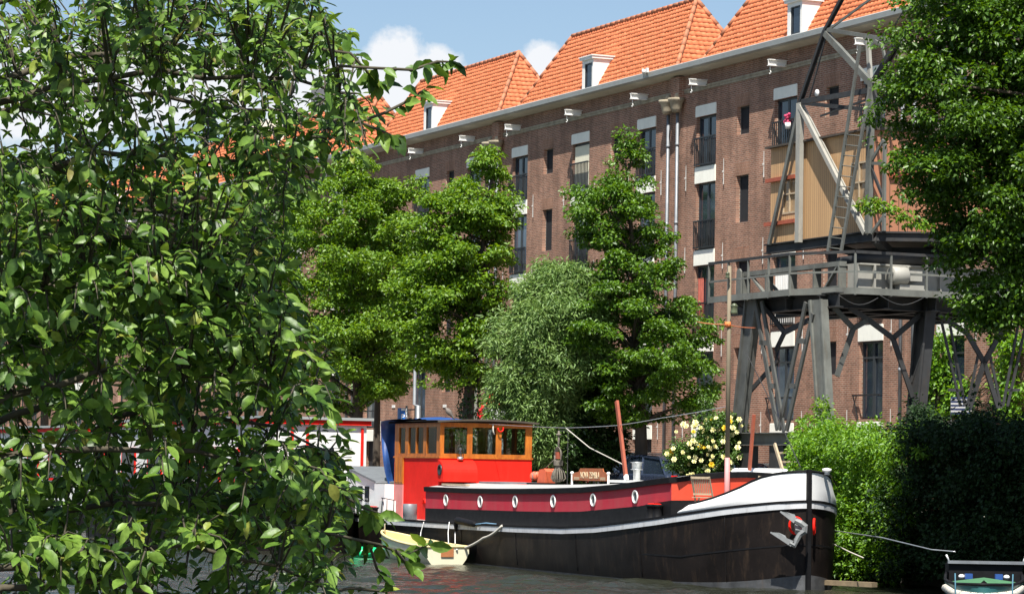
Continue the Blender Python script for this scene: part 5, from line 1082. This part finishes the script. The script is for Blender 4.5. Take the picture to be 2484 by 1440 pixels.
# anchor and hawse rings
t_ = thing('anchor', 'grey stockless anchor with two pointed flukes hung at the barge bow', 'anchor', atY(1938, 1330, 61.0)); Ya = 60.75
def ap_(x, y, dy=0): return atY(x, y, Ya+dy)
def fluke(tip, root, up_, nm):
    m = MB(); m.bar(ap_(*tip, .1), ap_(*root), .03, .03, (0, -1, 0), w2=.13, h2=.10); q = [ap_(*tip, .1), ap_(*up_[0], .05), ap_(*up_[1], .02), ap_(*up_[2], 0)]; m.prism(q, (0, .05, 0)); m.build(nm, m_an, t_)
m_an = mat('anchor_steel', (.20, .21, .21), .5, .15, 5, metal=.2, dirt=.3)
fluke((1893, 1240), (1930, 1262), [(1908, 1241), (1928, 1247), (1932, 1258)], 'fluke'); fluke((1869, 1290), (1922, 1318), [(1890, 1291), (1905, 1298), (1909, 1306)], 'fluke')
m = MB(); m.tube([ap_(1928, 1261), ap_(1942, 1268), ap_(1952, 1276), ap_(1951, 1288), ap_(1940, 1296), ap_(1932, 1310), ap_(1927, 1322), ap_(1915, 1316)], [.06, .075, .08, .08, .06, .06, .065, .06], 7, sm=False); m.build('crown', m_an, t_)
m = MB(); m.bar(ap_(1936, 1290), ap_(1934, 1266, .35), .12, .10, (0, -1, 0)); m.build('shank', m_an, t_)
for (x, y, rx, ry, Y, dr_) in ((1931, 1274, .14, .17, 61.0, BN*.6-BD*.8), (1975, 1276, .065, .155, 61.1, -BN*.85-BD*.5)):
    m = MB(); c_ = atY(x, y, Y); d_ = dr_/np.linalg.norm(dr_); sx = np.cross(UPV, d_); m.tube([c_+sx*(.14)*math.cos(q)+UPV*ry*math.sin(q) for q in np.linspace(0, 6.283, 25)], .028, 7, m=0); bpart(m, 'hawse_ring', m_red)
# oil lantern, fender, pigeon
t_ = thing('oil_lantern', 'old oil lantern standing on the rounded red box before the wheelhouse windows', 'lantern', B3(19.78, .84, 2.70)); c_ = B3(19.78, .84, 2.70)
m = MB(); m.lathe(c_, [(0, 0), (.085, 0), (.09, .05), (.06, .09), (0, .09)], 14); m.build('tank', m_galv, t_); m = MB(); m.lathe(c_, [(.045, .09), (.07, .15), (.055, .24), (.04, .26)], 14); m.build('glass', m_clear, t_)
m = MB(); m.lathe(c_, [(.06, .26), (.055, .31), (.02, .34), (0, .35)], 12); m.tube([c_+BN*.09+UPV*.06, c_+BN*.10+UPV*.25, c_+BN*.05+UPV*.40, c_-BN*.05+UPV*.40, c_-BN*.10+UPV*.25, c_-BN*.09+UPV*.06], .01, 5); m.build('cage', m_steeld, t_)
t_ = thing('fender', 'black cylindrical fender hanging at the barge gunwale above the rubbing strake', 'fender', B3(15.0, 2.25, 1.0)); a_ = B3(16.1, 2.28, 1.12); b_ = B3(14.6, 2.28, 1.04)
m = MB(); m.tube([a_, a_*.9+b_*.1, b_*.9+a_*.1, b_], [.05, .095, .08, .03], 10); m.tube([a_+UPV*-.02, a_-UPV*.3-BN*.02], [.07, .04], 8); m.build('body', m_tar, t_); m = MB(); m.tube([b_, B3(14.3, 2.1, 1.08), B3(14.1, 1.9, 1.06)], .02, 5); m.build('lashing', mat('blue_lashing', (.1, .2, .3), .8), t_)
def pigeon(c_):
    t_ = thing('pigeon', 'grey pigeon with tail down perched on the wheelhouse roof', 'pigeon', c_); mg = mat('pigeon_feather', (.17, .145, .125), .8, .25, 30)
    X = np.array([1, 0, 0]); m = MB(); ax = unit(np.array([-.62, 0, .78])); sd = np.array([0, 1., 0]); bk = np.cross(sd, ax)
    prof = [(.0, -.17), (.018, -.165), (.03, -.10), (.055, -.02), (.085, .06), (.088, .11), (.07, .16), (.045, .19), (.037, .215), (.036, .235), (.022, .26), (0, .265)]
    rows = []
    for r_, h_ in prof:
        off = X*(-.0) ; rows.append([c_+UPV*.17+ax*h_+bk*r_*math.cos(q)*(.9)+sd*r_*math.sin(q) for q in np.linspace(0, 2*math.pi, 14)[:-1]])
    m.grid(rows, close=True); b_ = m.build('body', mg, t_)
    m = MB(); m.bar(c_+UPV*.17+ax*.24+bk*-.0, c_+UPV*.17+ax*.24-X*.05-UPV*.01, .014, .012, w2=.004, h2=.004); m.build('beak', m_black, t_)
    m = MB()
    for q in (-.02, .025): m.tube([c_+X*.01+sd*q+UPV*.09, c_+X*.02+sd*q], .005, 5)
    m.build('feet', m_redwood, t_)
pigeon(B3(20.3, .95, 3.78))
# small white fittings and washing on the wheelhouse front, guy wires
t_ = thing('life_ring', 'small red ring hanging at the top of the wheelhouse front beside white tassels', 'ring', B3(19.9, -.38, 3.55)); m = MB(); m.tube([B3(19.9, -.38, 3.58)+BN*.08*math.cos(q)+UPV*.08*math.sin(q) for q in np.linspace(2.6, 6.6, 13)], .022, 6); m.build('ring', m_red, t_)
m = MB(); m.tube([B3(19.9, -.15, 3.7), B3(19.9, -.16, 3.5), B3(19.9, -.2, 3.42)], .02, 5); m.build('tassel', m_rope, t_)
def wire(name, label, pts, r=.012, mt=None, cat='rope', sag=.0):
    m = MB(); P = []
    for i in range(len(pts)-1):
        for k in np.linspace(0, 1, 9)[:-1 if i < len(pts)-2 else None]: q = np.array(pts[i])*(1-k)+np.array(pts[i+1])*k; q[2] -= sag*4*k*(1-k); P.append(q)
    m.tube(P, r, 5); return tag(m.build(name, mt or m_rope), label, cat)
def wp(x, y, t_): s, z = hb(x, y, t_); return B3(s, t_, z)
wire('stay_wire', 'grey wire running from the wheelhouse roof to the brown post and on to the mast', [wp(1187, 1028, 0), wp(1370, 1037, 0), wp(1497, 1031, 0), wp(1605, 1013, .2), atY(1764, 985, mb0[1])], .008, m_galv, 'wire', .01)
wire('sagging_rope', 'slack rope sagging from the rope post down behind the brown post', [wp(1372, 1037, -.4), wp(1430, 1085, -.2), wp(1512, 1126, 0)], .014, m_rope)
wire('guy_wire', 'thin dark wire slanting from the crane leg down to the barge bow', [X3(1810, 855, PF+.3), X3(1858, 950, PF+.8), B3(.4, .2, 2.6)], .012, m_steeld, 'wire')
wire('orange_line', 'orange line tied across the mast at strap height', [X3(1690, 780, 13.), atY(1764, 787, mb0[1]-.08), X3(1832, 795, 12.5)], .012, mat('orange_rope', (.7, .2, .08), .8), 'rope', .02)
wire('mooring_rope', 'grey mooring rope running from the barge bow to the small boat at the right edge', [B3(1.3, -1.05, 1.25), atY(2140, 1303, 58.5), atY(2260, 1332, 56.6), atY(2318, 1337, 56.3)], .013, m_galv)
wire('mooring_rope', 'tan mooring rope from the barge bow down to the floating beam', [B3(1.2, -1.05, .95), atY(2060, 1337, 61.8), atY(2095, 1352, 61.5)], .014, m_rope)
wire('mooring_rope', 'pale thick rope looping from the barge gunwale to the dinghy transom', [B3(12.9, 2.2, 1.05), B3(13.8, 2.35, .72), B3(15.3, 2.5, .38)], .035, m_rope, 'rope', .05)
for i, (x, xb) in enumerate(((1028, 1018), (1090, 1088), (1108, 1104))):
    wire('fender_line', ['thin white line looping over the gunwale above the middle of the dinghy', 'leftmost of two thin white lines hanging to the dinghy stern', 'rightmost of two thin white lines hanging to the dinghy stern'][i], [wp(x, 1265, 2.2), wp((x+xb)/2-2, 1290, 2.26), wp(xb, 1318, 2.45)], .012, m_whitehull, 'line')
m = MB(); m.boxf(B3(5.3, -2.05, 2.02), BD*1.9, BN*.7, (0, 0, .56)); lk_ = m.build('deck_locker', m_whitehull); md_ = lk_.modifiers.new('b', 'BEVEL'); md_.width = .12; md_.segments = 4; tag(lk_, 'white rounded deck locker on the far side of the foredeck behind the mast', 'locker')
# folding chairs
def chair(c_, fwd, label):
    t_ = thing('folding_chair', label, 'chair', c_, 0, 'weathered slatted chairs on the foredeck'); fwd = unit(np.array([fwd[0], fwd[1], 0])); sd = np.array([-fwd[1], fwd[0], 0])
    for k in (-1, 1):
        m = MB(); m.bar(c_+sd*.22*k+fwd*.20, c_+sd*.22*k-fwd*.18+UPV*.9, .035, .025, sd); m.build('back_leg', m_teak, t_); m = MB(); m.bar(c_+sd*.19*k-fwd*.22, c_+sd*.19*k+fwd*.18+UPV*.44, .035, .025, sd); m.build('front_leg', m_teak, t_)
    m = MB(); q0 = c_-fwd*.06+UPV*.52; q1 = c_-fwd*.17+UPV*.88
    for k in range(9): m.bar(q0+sd*(-.18+.045*k), q1+sd*(-.18+.045*k), .022, .012, fwd)
    m.bar(q1-sd*.23, q1+sd*.23, .03, .05); m.bar(q0-sd*.22, q0+sd*.22, .03, .04); m.build('backrest', m_teak, t_)
    m = MB()
    for k in range(8): m.bar(c_+fwd*(-.16+.05*k)-sd*.2+UPV*.45, c_+fwd*(-.16+.05*k)+sd*.2+UPV*.45, .035, .018)
    m.build('seat', m_teak, t_)
chair(B3(2.95, 1.28, 1.46), BD*-.3+np.array([.25, .9, 0])*1, 'slatted folding chair seen from behind against the orange red coachroof front')
chair(B3(2.35, .35, 1.5), np.array([-1., .35, 0]), 'slatted folding chair turned sideways just left of the mast foot')

# ------------------------------------------------------------------ dinghy
def dinghy():
    s0, _ = hb(1084, 1366, 2.95); T0 = B3(s0, 2.95, 0); ax = unit(BD+BN*.02); sd = np.array([-ax[1], ax[0], 0]); sd = sd if sd@BN > 0 else -sd; Ln = 4.9
    t_ = thing('dinghy', 'cream rowing dinghy with a brown pad on its transom moored alongside the barge', 'dinghy', T0)
    w = lambda k: .60*(1-k**2.6)**.75 if k < 1 else .0
    zs = lambda k: .46+.28*k**1.8
    def sec(k, inn=0): 
        W_ = max(.012, w(k)-inn); z1 = zs(k); z0 = -.12+.35*k**4+inn*.8; out = []
        for q in np.linspace(-1, 1, 13):
            an = abs(q); x = W_*(1-(1-an)**2.2)*(1 if q > 0 else -1); x = W_*math.copysign(min(1, (an*1.25)**.75), q) if an < .8 else W_*math.copysign(1, q); z = z0+(z1-z0)*max(0, (an-.30)/.7)**1.3 if an > .3 else z0
            out.append(T0+ax*Ln*k+sd*x+UPV*z)
        return out
    ks = [0, .1, .25, .4, .55, .68, .8, .88, .94, .98, 1.]
    m = MB(); m.grid([sec(k) for k in ks]); m.add(sec(0), [tuple(range(13))]); h_ = m.build('hull', m_dinghy, t_)
    m = MB(); m.grid([[q+UPV*.0 for q in sec(k, .035)] for k in ks[:-1]]); m.build('interior', m_dingyel, t_)
    m = MB(); P = [T0+ax*Ln*k+sd*w(k)+UPV*zs(k) for k in ks]+[T0+ax*Ln*k-sd*w(k)+UPV*zs(k) for k in ks[::-1][1:]]; P.append(P[0]); m.tube(P, .035, 6); m.build('gunwale', m_dingyel, t_)
    for k in (.22, .5, .78):
        m = MB(); m.boxf(T0+ax*Ln*k-sd*(w(k)-.03)+UPV*.30, ax*.25, sd*2*(w(k)-.03), UPV*.03); m.build('thwart', m_dingyel, t_)
    m = MB(); m.boxf(T0-ax*.03-sd*.17+UPV*.20, ax*.028, sd*.34, UPV*.22); m.build('transom_pad', mat('brown_pad', (.42, .16, .06), .6, .15), t_)
    m = MB(); m.ell(T0-ax*.02+sd*.0-sd*.26+UPV*.38, .03, .03, .03); m.build('fitting', m_galv, t_)
    m = MB(); q = T0+ax*Ln*.97; m.tube([q+UPV*.7, q+UPV*1.55], .02, 6); m.build('white_staff', m_whitehull, t_)
dinghy()
m = MB(); rng = np.random.default_rng(2); c_ = hzp = None
d = ray(885, 1340); c_ = CAM+d*((.12-HC)/d[2]); rows = []
for i in range(9):
    rows.append([c_+np.array([math.cos(math.pi*i/8)*-.42, 0, 0])+np.array([0, .25*math.cos(q), .17*math.sin(q)])*math.sin(math.pi*(i+.001)/8)**.45*(1+.16*math.sin(q*5+i*2.3)) for q in np.linspace(0, 2*math.pi, 17)[:-1]])
m.grid(rows, close=True); tag(m.build('plastic_bundle', m_green), 'bright green plastic wrapped bundle floating left of the dinghy', 'bundle')
m = MB(); A_ = atY(2000, 1357, 61.9); B_ = atY(2122, 1360, 61.0); A_[2] = .16; B_[2] = .16; m.bar(A_, B_, .2, .10); tag(m.build('floating_beam', mat('wet_timber', (.20, .15, .09), .8, .2, 6)), 'weathered timber beam lying at the waterline below the hedge', 'beam')

# wooden ladder at the quay
t_ = thing('wooden_ladder', 'short weathered wooden ladder leaning behind the barge bow', 'ladder', X3(1910, 1150, 12.55))
for (x1, x2) in ((1879, 1906), (1918, 1946)): m = MB(); m.bar(X3(x1, 1076, 12.55), X3(x2, 1165, 12.7), .085, .05, NF); m.build('stile', m_teak, t_)
for y in (1098, 1120): m = MB(); f = (y-1076)/89; m.bar(X3(1879+27*f, y, 12.56), X3(1918+28*f, y-2, 12.56), .05, .04, NF); m.build('rung', m_teak, t_)

# ------------------------------------------------------------------ houseboat and dark barge behind the leaves
def houseboat(a1_, a0_, p0, p1, z1, label):
    t_ = thing('houseboat', label, 'houseboat', P3(a1_, (p0+p1)/2, 0), 0, 'white houseboats with red trim')
    m = MB(); m.boxf(P3(a0_-.3, p0-.2, -.3), EA*(a1_-a0_+.6), NF*(p1-p0+.4), (0, 0, .95)); m.build('hull', m_tar, t_)
    m = MB(); m.boxf(P3(a0_, p0, .651), EA*(a1_-a0_), NF*(p1-p0), (0, 0, z1-.651)); w_ = m.build('wall', m_white, t_)
    m = MB()
    for z in np.arange(1.1, z1-.35, .28): m.boxf(P3(a1_+.001, p0+.5, z), EA*.006, NF*(p1-p0-1.0), (0, 0, .012))
    m.build('board_joints', m_zinc, w_)
    m = MB(); m.boxf(P3(a0_-.12, p0-.12, z1-.23), EA*(a1_-a0_+.24), NF*(p1-p0+.24), (0, 0, .15)); m.build('red_fascia', m_red, t_)
    m = MB(); m.boxf(P3(a0_-.18, p0-.18, z1-.078), EA*(a1_-a0_+.36), NF*(p1-p0+.36), (0, 0, .09)); m.build('roof', m_gutter, t_)
    for p in (p0+.12, (p0+p1)/2+.3, p1-.9): m = MB(); m.boxf(P3(a1_+.002, p, .8), EA*.05, NF*.08, (0, 0, z1-1.12)); m.build('red_post', m_red, t_)
    m = MB(); m.tube([P3(a1_+.09, p1-.12, z1-.3), P3(a1_+.09, p1-.12, .7)], .08, 10); m.build('drainpipe', m_zinc, t_)
    k = 0
    for a in np.arange(a0_+1.2, a1_-2.2, 3.2):
        m = MB(); m.boxf(P3(a, p1+.001, 1.75), EA*1.7, NF*.05, (0, 0, 1.25)); f = m.build('window', m_red, t_); m = MB(); m.boxf(P3(a+.1, p1+.052, 1.85), EA*1.5, NF*.004, (0, 0, 1.05)); m.build('pane', m_glass, f)
ahb = hp(890, 1014, 13.0)[0]; phb = ha(648, 1010, ahb)[0]
houseboat(ahb, ahb-17, 13.0, phb, 4.05, 'white houseboat with red fascia and posts just behind the barge stern, seen through leaves')
houseboat(ahb-20, ahb-42, 13.0, phb+.3, 3.9, 'white houseboat with red fascia farther left, mostly hidden by the foreground leaves')
def dark_barge(ab, p, ln, label):
    t_ = thing('dark_barge', label, 'barge', P3(ab-ln/2, p, 0)); 
    hw = lambda k: 2.2*(1-(1-min(1, k*3.2))**2.)**.6 if k < .5 else 2.2*(1-max(0, (k-.85)/.15)**2.)**.6
    ks = [0, .004, .015, .04, .08, .15, .3, .5, .8, .9, .96, 1.]
    R_ = lambda zf, o: [P3(ab-ln*k, p+hw(k)*o, zf(k)) for k in ks[::-1]]+[P3(ab-ln*k, p-hw(k)*o, zf(k)) for k in ks[1:]]
    zt_ = lambda k: 1.25+.7*max(0, 1-k*5)**1.5
    m = MB(); m.grid([R_(lambda k: -.4, .88), R_(lambda k: .5, .97), R_(zt_, 1.)]); m.build('hull', m_hull, t_)
    m = MB(); m.tube(R_(lambda k: zt_(k)+.02, 1.), .06, 6); m.build('rail', m_tar, t_)
    m = MB(); m.grid([[P3(ab-ln*k, p+hw(k)*q, zt_(k)-.15) for q in (-.97, 0, .97)] for k in ks]); m.build('deck', m_redwood, t_)
    m = MB(); m.boxf(P3(ab-ln*.9, p-1.5, 1.1), EA*ln*.7, NF*3.0, (0, 0, .75)); m.build('cabin', m_tar, t_)
dark_barge(hp(820, 1180, 19.0)[0]-1.5, 18.6, 20, 'black hulled barge moored behind the foreground leaves, left of the white stern')
m = MB()
# ------------------------------------------------------------------ street furniture and cars
t_ = thing('street_lamp', 'grey street lamp with a curved arm, its pole right of the blue parking sign', 'lamp', X3(1014, 1010, 8.8)-UPV*(X3(1014, 1010, 8.8)[2]-ST)); b_ = t_loc(t_)
tp = X3(1010, 715, 8.8); m = MB(); m.tube([b_, np.array([b_[0], b_[1], b_[2]+3.2]), np.array([tp[0], tp[1], b_[2]+3.25]), tp], [.10, .09, .065, .05], 10); m.build('pole', m_zinc, t_)
hd = X3(1062, 678, 8.8); m = MB(); m.tube([tp, tp+(hd-tp)*.35+UPV*.16, tp+(hd-tp)*.7+UPV*.12, hd], .035, 8); m.build('arm', m_white, t_); m = MB(); m.ell(hd+np.array([.25, 0, 0]), .36, .12, .08); m.build('lamp_head', m_galv, t_)
m_blues = mat('parking_sign_blue', (.01, .14, .52), .4, .05)
t_ = thing('parking_sign', 'blue parking sign with white letter P above the wheelhouse roof', 'sign', X3(986, 1010, 8.2)-UPV*(X3(986, 1010, 8.2)[2]-ST)); sx = unit(np.array([1., .12, 0])); sc_ = X3(974, 1001, 8.2)
m = MB(); q = t_loc(t_); m.tube([q, q+UPV*3.25], .04, 8); m.build('post', m_zinc, t_)
Yq = sc_[1]; pl = atY(963, 1012, Yq); pr2 = atY(983, 1012, Yq); zt5 = atY(970, 989, Yq)[2]; wq = pr2[0]-pl[0]
zb5 = pl[2]-.25
m = MB(); m.box(pl[0]+wq*.38, pr2[0], Yq-.06, Yq-.03, zb5, zt5); sb_ = m.build('panel', m_blues, t_)
m = MB(); m.box(pl[0]+wq*.5, pr2[0]-.02, Yq-.066, Yq-.061, zt5-.09, zt5-.01); m.build('white_strip', m_white, sb_)
m = MB(); m.boxf((pl[0]+wq*.36, Yq-.04, zb5), (-wq*.33, .22, 0), (.01, .02, 0), (0, 0, zt5-zb5)); m.build('side_panel', m_blues, t_)
fc = bpy.data.curves.new('p', 'FONT'); fc.body = 'P'; fc.size = .30; fc.align_x = 'CENTER'; fc.extrude = .003; fo = bpy.data.objects.new('p', fc); COL.objects.link(fo)
place_text(fo, (pl[0]+wq*.70, Yq-.066, zb5+.17), (1, 0, 0), (0, 0, 1), 'lettering', m_white, sb_)
for i, (x, y) in enumerate(((955, 985), (1079, 984))):
    a, z = hp(x, y, 0); m = MB(); m.boxf(P3(a-.16, .005, z-.06), EA*.34, NF*.02, (0, 0, .12)); o_ = m.build('number_plate', m_white); tag(o_, ['small white plate on the brick wall left of the blue parking sign', 'small white plate on the brick wall above the pigeon'][i], 'plate')
t_ = thing('flower_box', 'grey box of red geraniums at the foot of the willow shrub', 'flower box', P3(*[hp(1200, 1015, 5.5)[0]], 5.5, ST)); A_ = X3(1172, 990, 5.5); B_ = X3(1228, 990, 5.5)
m = MB(); m.boxf((A_[0], A_[1]-.2, ST), (B_[0]-A_[0], 0, 0), (0, .5, 0), (0, 0, A_[2]-ST)); m.build('box', mat('pale_grey_box', (.5, .52, .5), .6, .1, dirt=.3), t_)
rng = np.random.default_rng(81); C = np.array([X3(x, y, 5.7) for x, y in zip(rng.uniform(1160, 1225, 24), rng.uniform(960, 1010, 24))]); L_ = sprays(C, 30, .2, .8, .1, rng); leaves('foliage', L_[0]-t_loc(t_), L_[1], L_[2], L_[3], .7, m_leafA, t_)
m_ger = mat('geranium_petals', (.75, .02, .02), .6, .15, 20)
for x, y in ((1192, 960), (1186, 974), (1200, 978), (1212, 975), (1170, 990), (1206, 984), (1218, 984), (1162, 1008), (1166, 1004)): m = MB(); c_ = X3(x, y, 6.1); [m.ell(c_+rng.normal(size=3)*.05, .05, .05, .045, n=6, k=4) for _ in range(6)]; m.build('flower', m_ger, t_)
q = X3(1912, 298, .1); t_ = thing('flower_pot', 'small pot of pink flowers hung on a top floor railing behind the crane boom', 'flower pot', q); m = MB(); m.lathe(q-UPV*.2, [(0, 0), (.09, 0), (.12, .2), (0, .2)], 12); m.build('pot', m_white, t_)
rng = np.random.default_rng(9); m = MB(); [m.ell(q+rng.normal(size=3)*np.array([.12, .05, .07])+UPV*.12, .06, .05, .05, n=6, k=4) for _ in range(16)]; m.build('flowers', mat('pink_petals', (.6, .06, .15), .7, .3, 20), t_)
m_tyre = mat('tyre_rubber', (.02, .02, .02), .8, .1)
def car(c_, fw_, paint, label, h=1.5, ln=4.5, wd=1.8):
    fw_ = unit(np.array([fw_[0], fw_[1], 0])); sd = np.array([-fw_[1], fw_[0], 0]); t_ = thing('parked_car', label, 'car', c_, 0, 'cars parked along the street')
    def q(x, y, z): return c_+fw_*x+sd*y+UPV*z
    low = [(-ln/2, .35), (-ln/2, .75), (-ln/2+.12, .95), (-ln*.22, h*.64), (ln*.18, h*.64), (ln*.42, .86), (ln/2-.03, .68), (ln/2, .4), (ln*.42, .24), (-ln*.42, .24)]
    cab_ = [(-ln*.44, .95), (-ln*.38, h*.86), (-ln*.28, h*.97), (-ln*.05, h), (ln*.08, h*.97), (ln*.28, h*.63)]
    m = MB(); m.prism([q(x, -wd/2, z) for x, z in low], sd*wd); bd = m.build('body', paint, t_); md_ = bd.modifiers.new('b', 'BEVEL'); md_.width = .07; md_.segments = 3
    m = MB(); n_ = len(cab_); m.add([q(x, -wd*.47+(z-.9)*.16, z) for x, z in cab_]+[q(x, wd*.47-(z-.9)*.16, z) for x, z in cab_], [tuple(range(n_))[::-1], tuple(range(n_, 2*n_))]+[(i, i+1, i+1+n_, i+n_) for i in range(n_-1)]); m.build('windows', m_glass, t_)
    m = MB(); rf = [q(-ln*.36, 0, h*.9), q(-ln*.28, 0, h*.985), q(-ln*.05, 0, h*1.012), q(ln*.09, 0, h*.985), q(ln*.13, 0, h*.93)]
    m.grid([[p_+sd*k*(wd*.40) for p_ in rf] for k in (-1, 0, 1)]);
    for k in (-1, 1):
        for x1, z1_, x2, z2_ in ((-ln*.44, .93, -ln*.34, h*.93), (-ln*.12, .93, -ln*.10, h*.97), (ln*.28, h*.63, ln*.09, h*.97), (-ln*.34, h*.93, -ln*.05, h*.99), (-ln*.05, h*.99, ln*.09, h*.97)): m.bar(q(x1, k*wd*.475-k*(z1_-.9)*.16, z1_), q(x2, k*wd*.475-k*(z2_-.9)*.16, z2_), .05, .05)
    m.build('roof', paint, t_)
    for x in (-ln*.31, ln*.31):
        for k in (-1, 1): m = MB(); m.lathe(q(x, k*wd*.44, .33), [(0, 0), (.2, 0), (.33, -.0), (.33, .18), (.2, .19), (0, .17)], 20, ax=sd*k); w_ = m.build('wheel', m_tyre, t_); m = MB(); m.lathe(q(x, k*wd*.44+k*.18, .33), [(0, .012), (.19, .012), (.2, .0)], 14, ax=sd*k); m.build('rim', m_galv, w_)
    for k in (-1, 1): m = MB(); m.boxf(q(-ln/2-.012, k*wd*.38-.1, .72), fw_*.02, sd*.2, UPV*.2); m.build('tail_light', m_red, t_); m = MB(); m.ell(q(ln*.2, k*(wd*.5+.06), h*.66), .1, .1, .07); m.build('mirror', paint, t_)
m_cblk = mat('black_car_paint', (.02, .022, .03), .15, .1, 1); m_cblu = mat('dark_blue_car_paint', (.025, .035, .06), .15, .1, 1); m_cred = mat('red_car_paint', (.4, .01, .02), .2, .1, 1)
car(P3(hp(1560, 1110, 5.5)[0], 5.5, ST), EA*-1, m_cblk, 'black car parked farther back, only its roof showing above the nearer one', 1.62)
car(P3(hp(1600, 1110, 8.3)[0], 8.3, ST), EA*-1, m_cblu, 'dark blue car parked behind the coachroof, directly right of the flue', 1.5)
car(P3(hp(1520, 1110, 5.3)[0]-3.2, 3.2, ST), EA, m_cred, 'red car just showing behind the brown wooden post', 1.45)
car(P3(hp(1850, 1140, 9.0)[0], 9.0, ST), EA*-1, m_cblk, 'black car parked below the crane behind the wooden ladder', 1.3)
t_ = thing('striped_windbreak', 'blue and white striped screen at the foot of the wall behind the right crane lattice', 'screen', X3(2335, 1000, 2.0)-UPV*(X3(2335, 1000, 2.0)[2]-ST))
m = MB(); m2 = MB()
for k in range(9):
    A_, B_ = X3(2308, 962+k*4.6, 2.0), X3(2356, 962+k*4.6, 2.0); h_ = .066; (m if k % 2 else m2).boxf(A_-UPV*h_, B_-A_, NF*.02, (0, 0, h_))
m.build('white_stripes', m_white, t_); m2.build('blue_stripes', mat('blue_stripe_cloth', (.03, .05, .14), .8), t_)
A_ = X3(2308, 962, 2.0); m = MB()
for x in (2308, 2356): q = X3(x, 962, 1.97); m.tube([q, np.array([q[0], q[1], ST])], .03, 6)
m.build('post', m_steeld, t_)
# small boat in the corner
def corner_boat():
    Y0 = 51.6; xc = atY(2387, 1400, 53)[0]; c_ = np.array([xc, 53.5, 0]); t_ = thing('small_boat', 'small teal boat with a white rope fender round its bow in the bottom right corner', 'boat', c_)
    Ln = 3.8; w = lambda k: .74*(1-(1-min(1, k*1.7))**2)**.6; zs = lambda k: .50+.12*abs(k-.2)
    ks = [0, .01, .04, .1, .2, .35, .5, .75, 1.]; hx = lambda y: xc+.165*(y-53.); P_ = lambda k, x, z: np.array([hx(Y0+Ln*k)+x, Y0+Ln*k, z])
    R_ = lambda zf, o: [P_(k, -w(k)*o, zf(k)) for k in ks[::-1]]+[P_(k, w(k)*o, zf(k)) for k in ks[1:]]
    m_teal = mat('teal_boat_paint', (.03, .12, .12), .4, .15)
    m = MB(); m.grid([R_(lambda k: -.2, .6), R_(lambda k: .15, .9), R_(zs, 1.)]); m.add([P_(1, -w(1), -.2), P_(1, w(1), -.2), P_(1, w(1), .6), P_(1, -w(1), .6)], [(0, 1, 2, 3)]); m.build('hull', m_teal, t_)
    m = MB(); m.tube(R_(lambda k: zs(k)+.02, .98), .03, 6); m.build('gunwale', m_tar, t_)
    m = MB(); ks2 = [k for k in ks if k < .5]; P = [P_(k, -w(k)*1.06, zs(k)-.2+.3*k) for k in ks2[::-1]]+[P_(k-.02*(k == 0), w(k)*1.06, zs(k)-.2+.3*k) for k in ks2]
    m.tube(P, .065, 8)
    for i in range(len(P)-1):
        for q in np.linspace(0, 1, 5): pp = P[i]*(1-q)+P[i+1]*q; m.ell(pp, .072, .05, .072, n=8, k=4)
    m.build('rope_fender', m_rope, t_)
    m = MB(); m.grid([[P_(k, -w(k)*.95, zs(k)-.02), P_(k, 0, zs(k)+.10-.06*k), P_(k, w(k)*.95, zs(k)-.02)] for k in (0.02, .1, .2, .35, .5)]); m.build('green_cover', mat('green_canvas', (.05, .16, .07), .8, .1), t_)
    m = MB(); xh = hx(Y0+Ln); m.box(xh-.70, xh+.70, Y0+Ln*.95, Y0+Ln*.95+.5, .3, .80); m.build('hood', m_tar, t_); m = MB(); m.box(xh-.73, xh+.73, Y0+Ln*.93, Y0+Ln*.93+.1, .805, .86); m.build('grey_rail', m_zinc, t_)
    for k in (-1, 1):
        m = MB(); m.tube([np.array([xh+k*.71, Y0+Ln*.93+.05, .86]), np.array([xh+k*.76, Y0+Ln*.93+.05, .97])], .018, 6); m.build('horn', m_whitehull, t_)
        m = MB(); m.tube([np.array([hx(Y0+.5)+k*.50, Y0+.5, -.1]), np.array([hx(Y0+.5)+k*.52, Y0+.5, .72])], .013, 6); m.build('blue_pole', mat('blue_pole', (.03, .13, .19), .5), t_)
        m = MB(); m.ell(np.array([hx(Y0+2.4)+k*.42, Y0+2.4, .60]), .06, .08, .045); m.build('white_cloth', m_white, t_); m = MB(); m.box(hx(Y0+2.2)+k*.28-.07, hx(Y0+2.2)+k*.28+.07, Y0+2.2, Y0+2.3, .56, .66); m.build('blue_box', m_blue, t_)
corner_boat()
# pale rendered houses and a dark block behind the row
m = MB(); A_ = atY(590, 290, 190); B_ = atY(745, 290, 190); m.box(A_[0], B_[0], 190, 205, 0, A_[2]); tag(m.build('rendered_house', m_beige), 'pale beige rendered house wall rising behind the warehouse roofs', 'house')
m = MB(); A_ = atY(755, 215, 175); B_ = atY(800, 215, 175); m.box(A_[0], B_[0], 175, 182, 0, A_[2]); tag(m.build('roof_block', m_grey), 'dark grey roof block peeping between foreground leaves above the leftmost tiles', 'building')
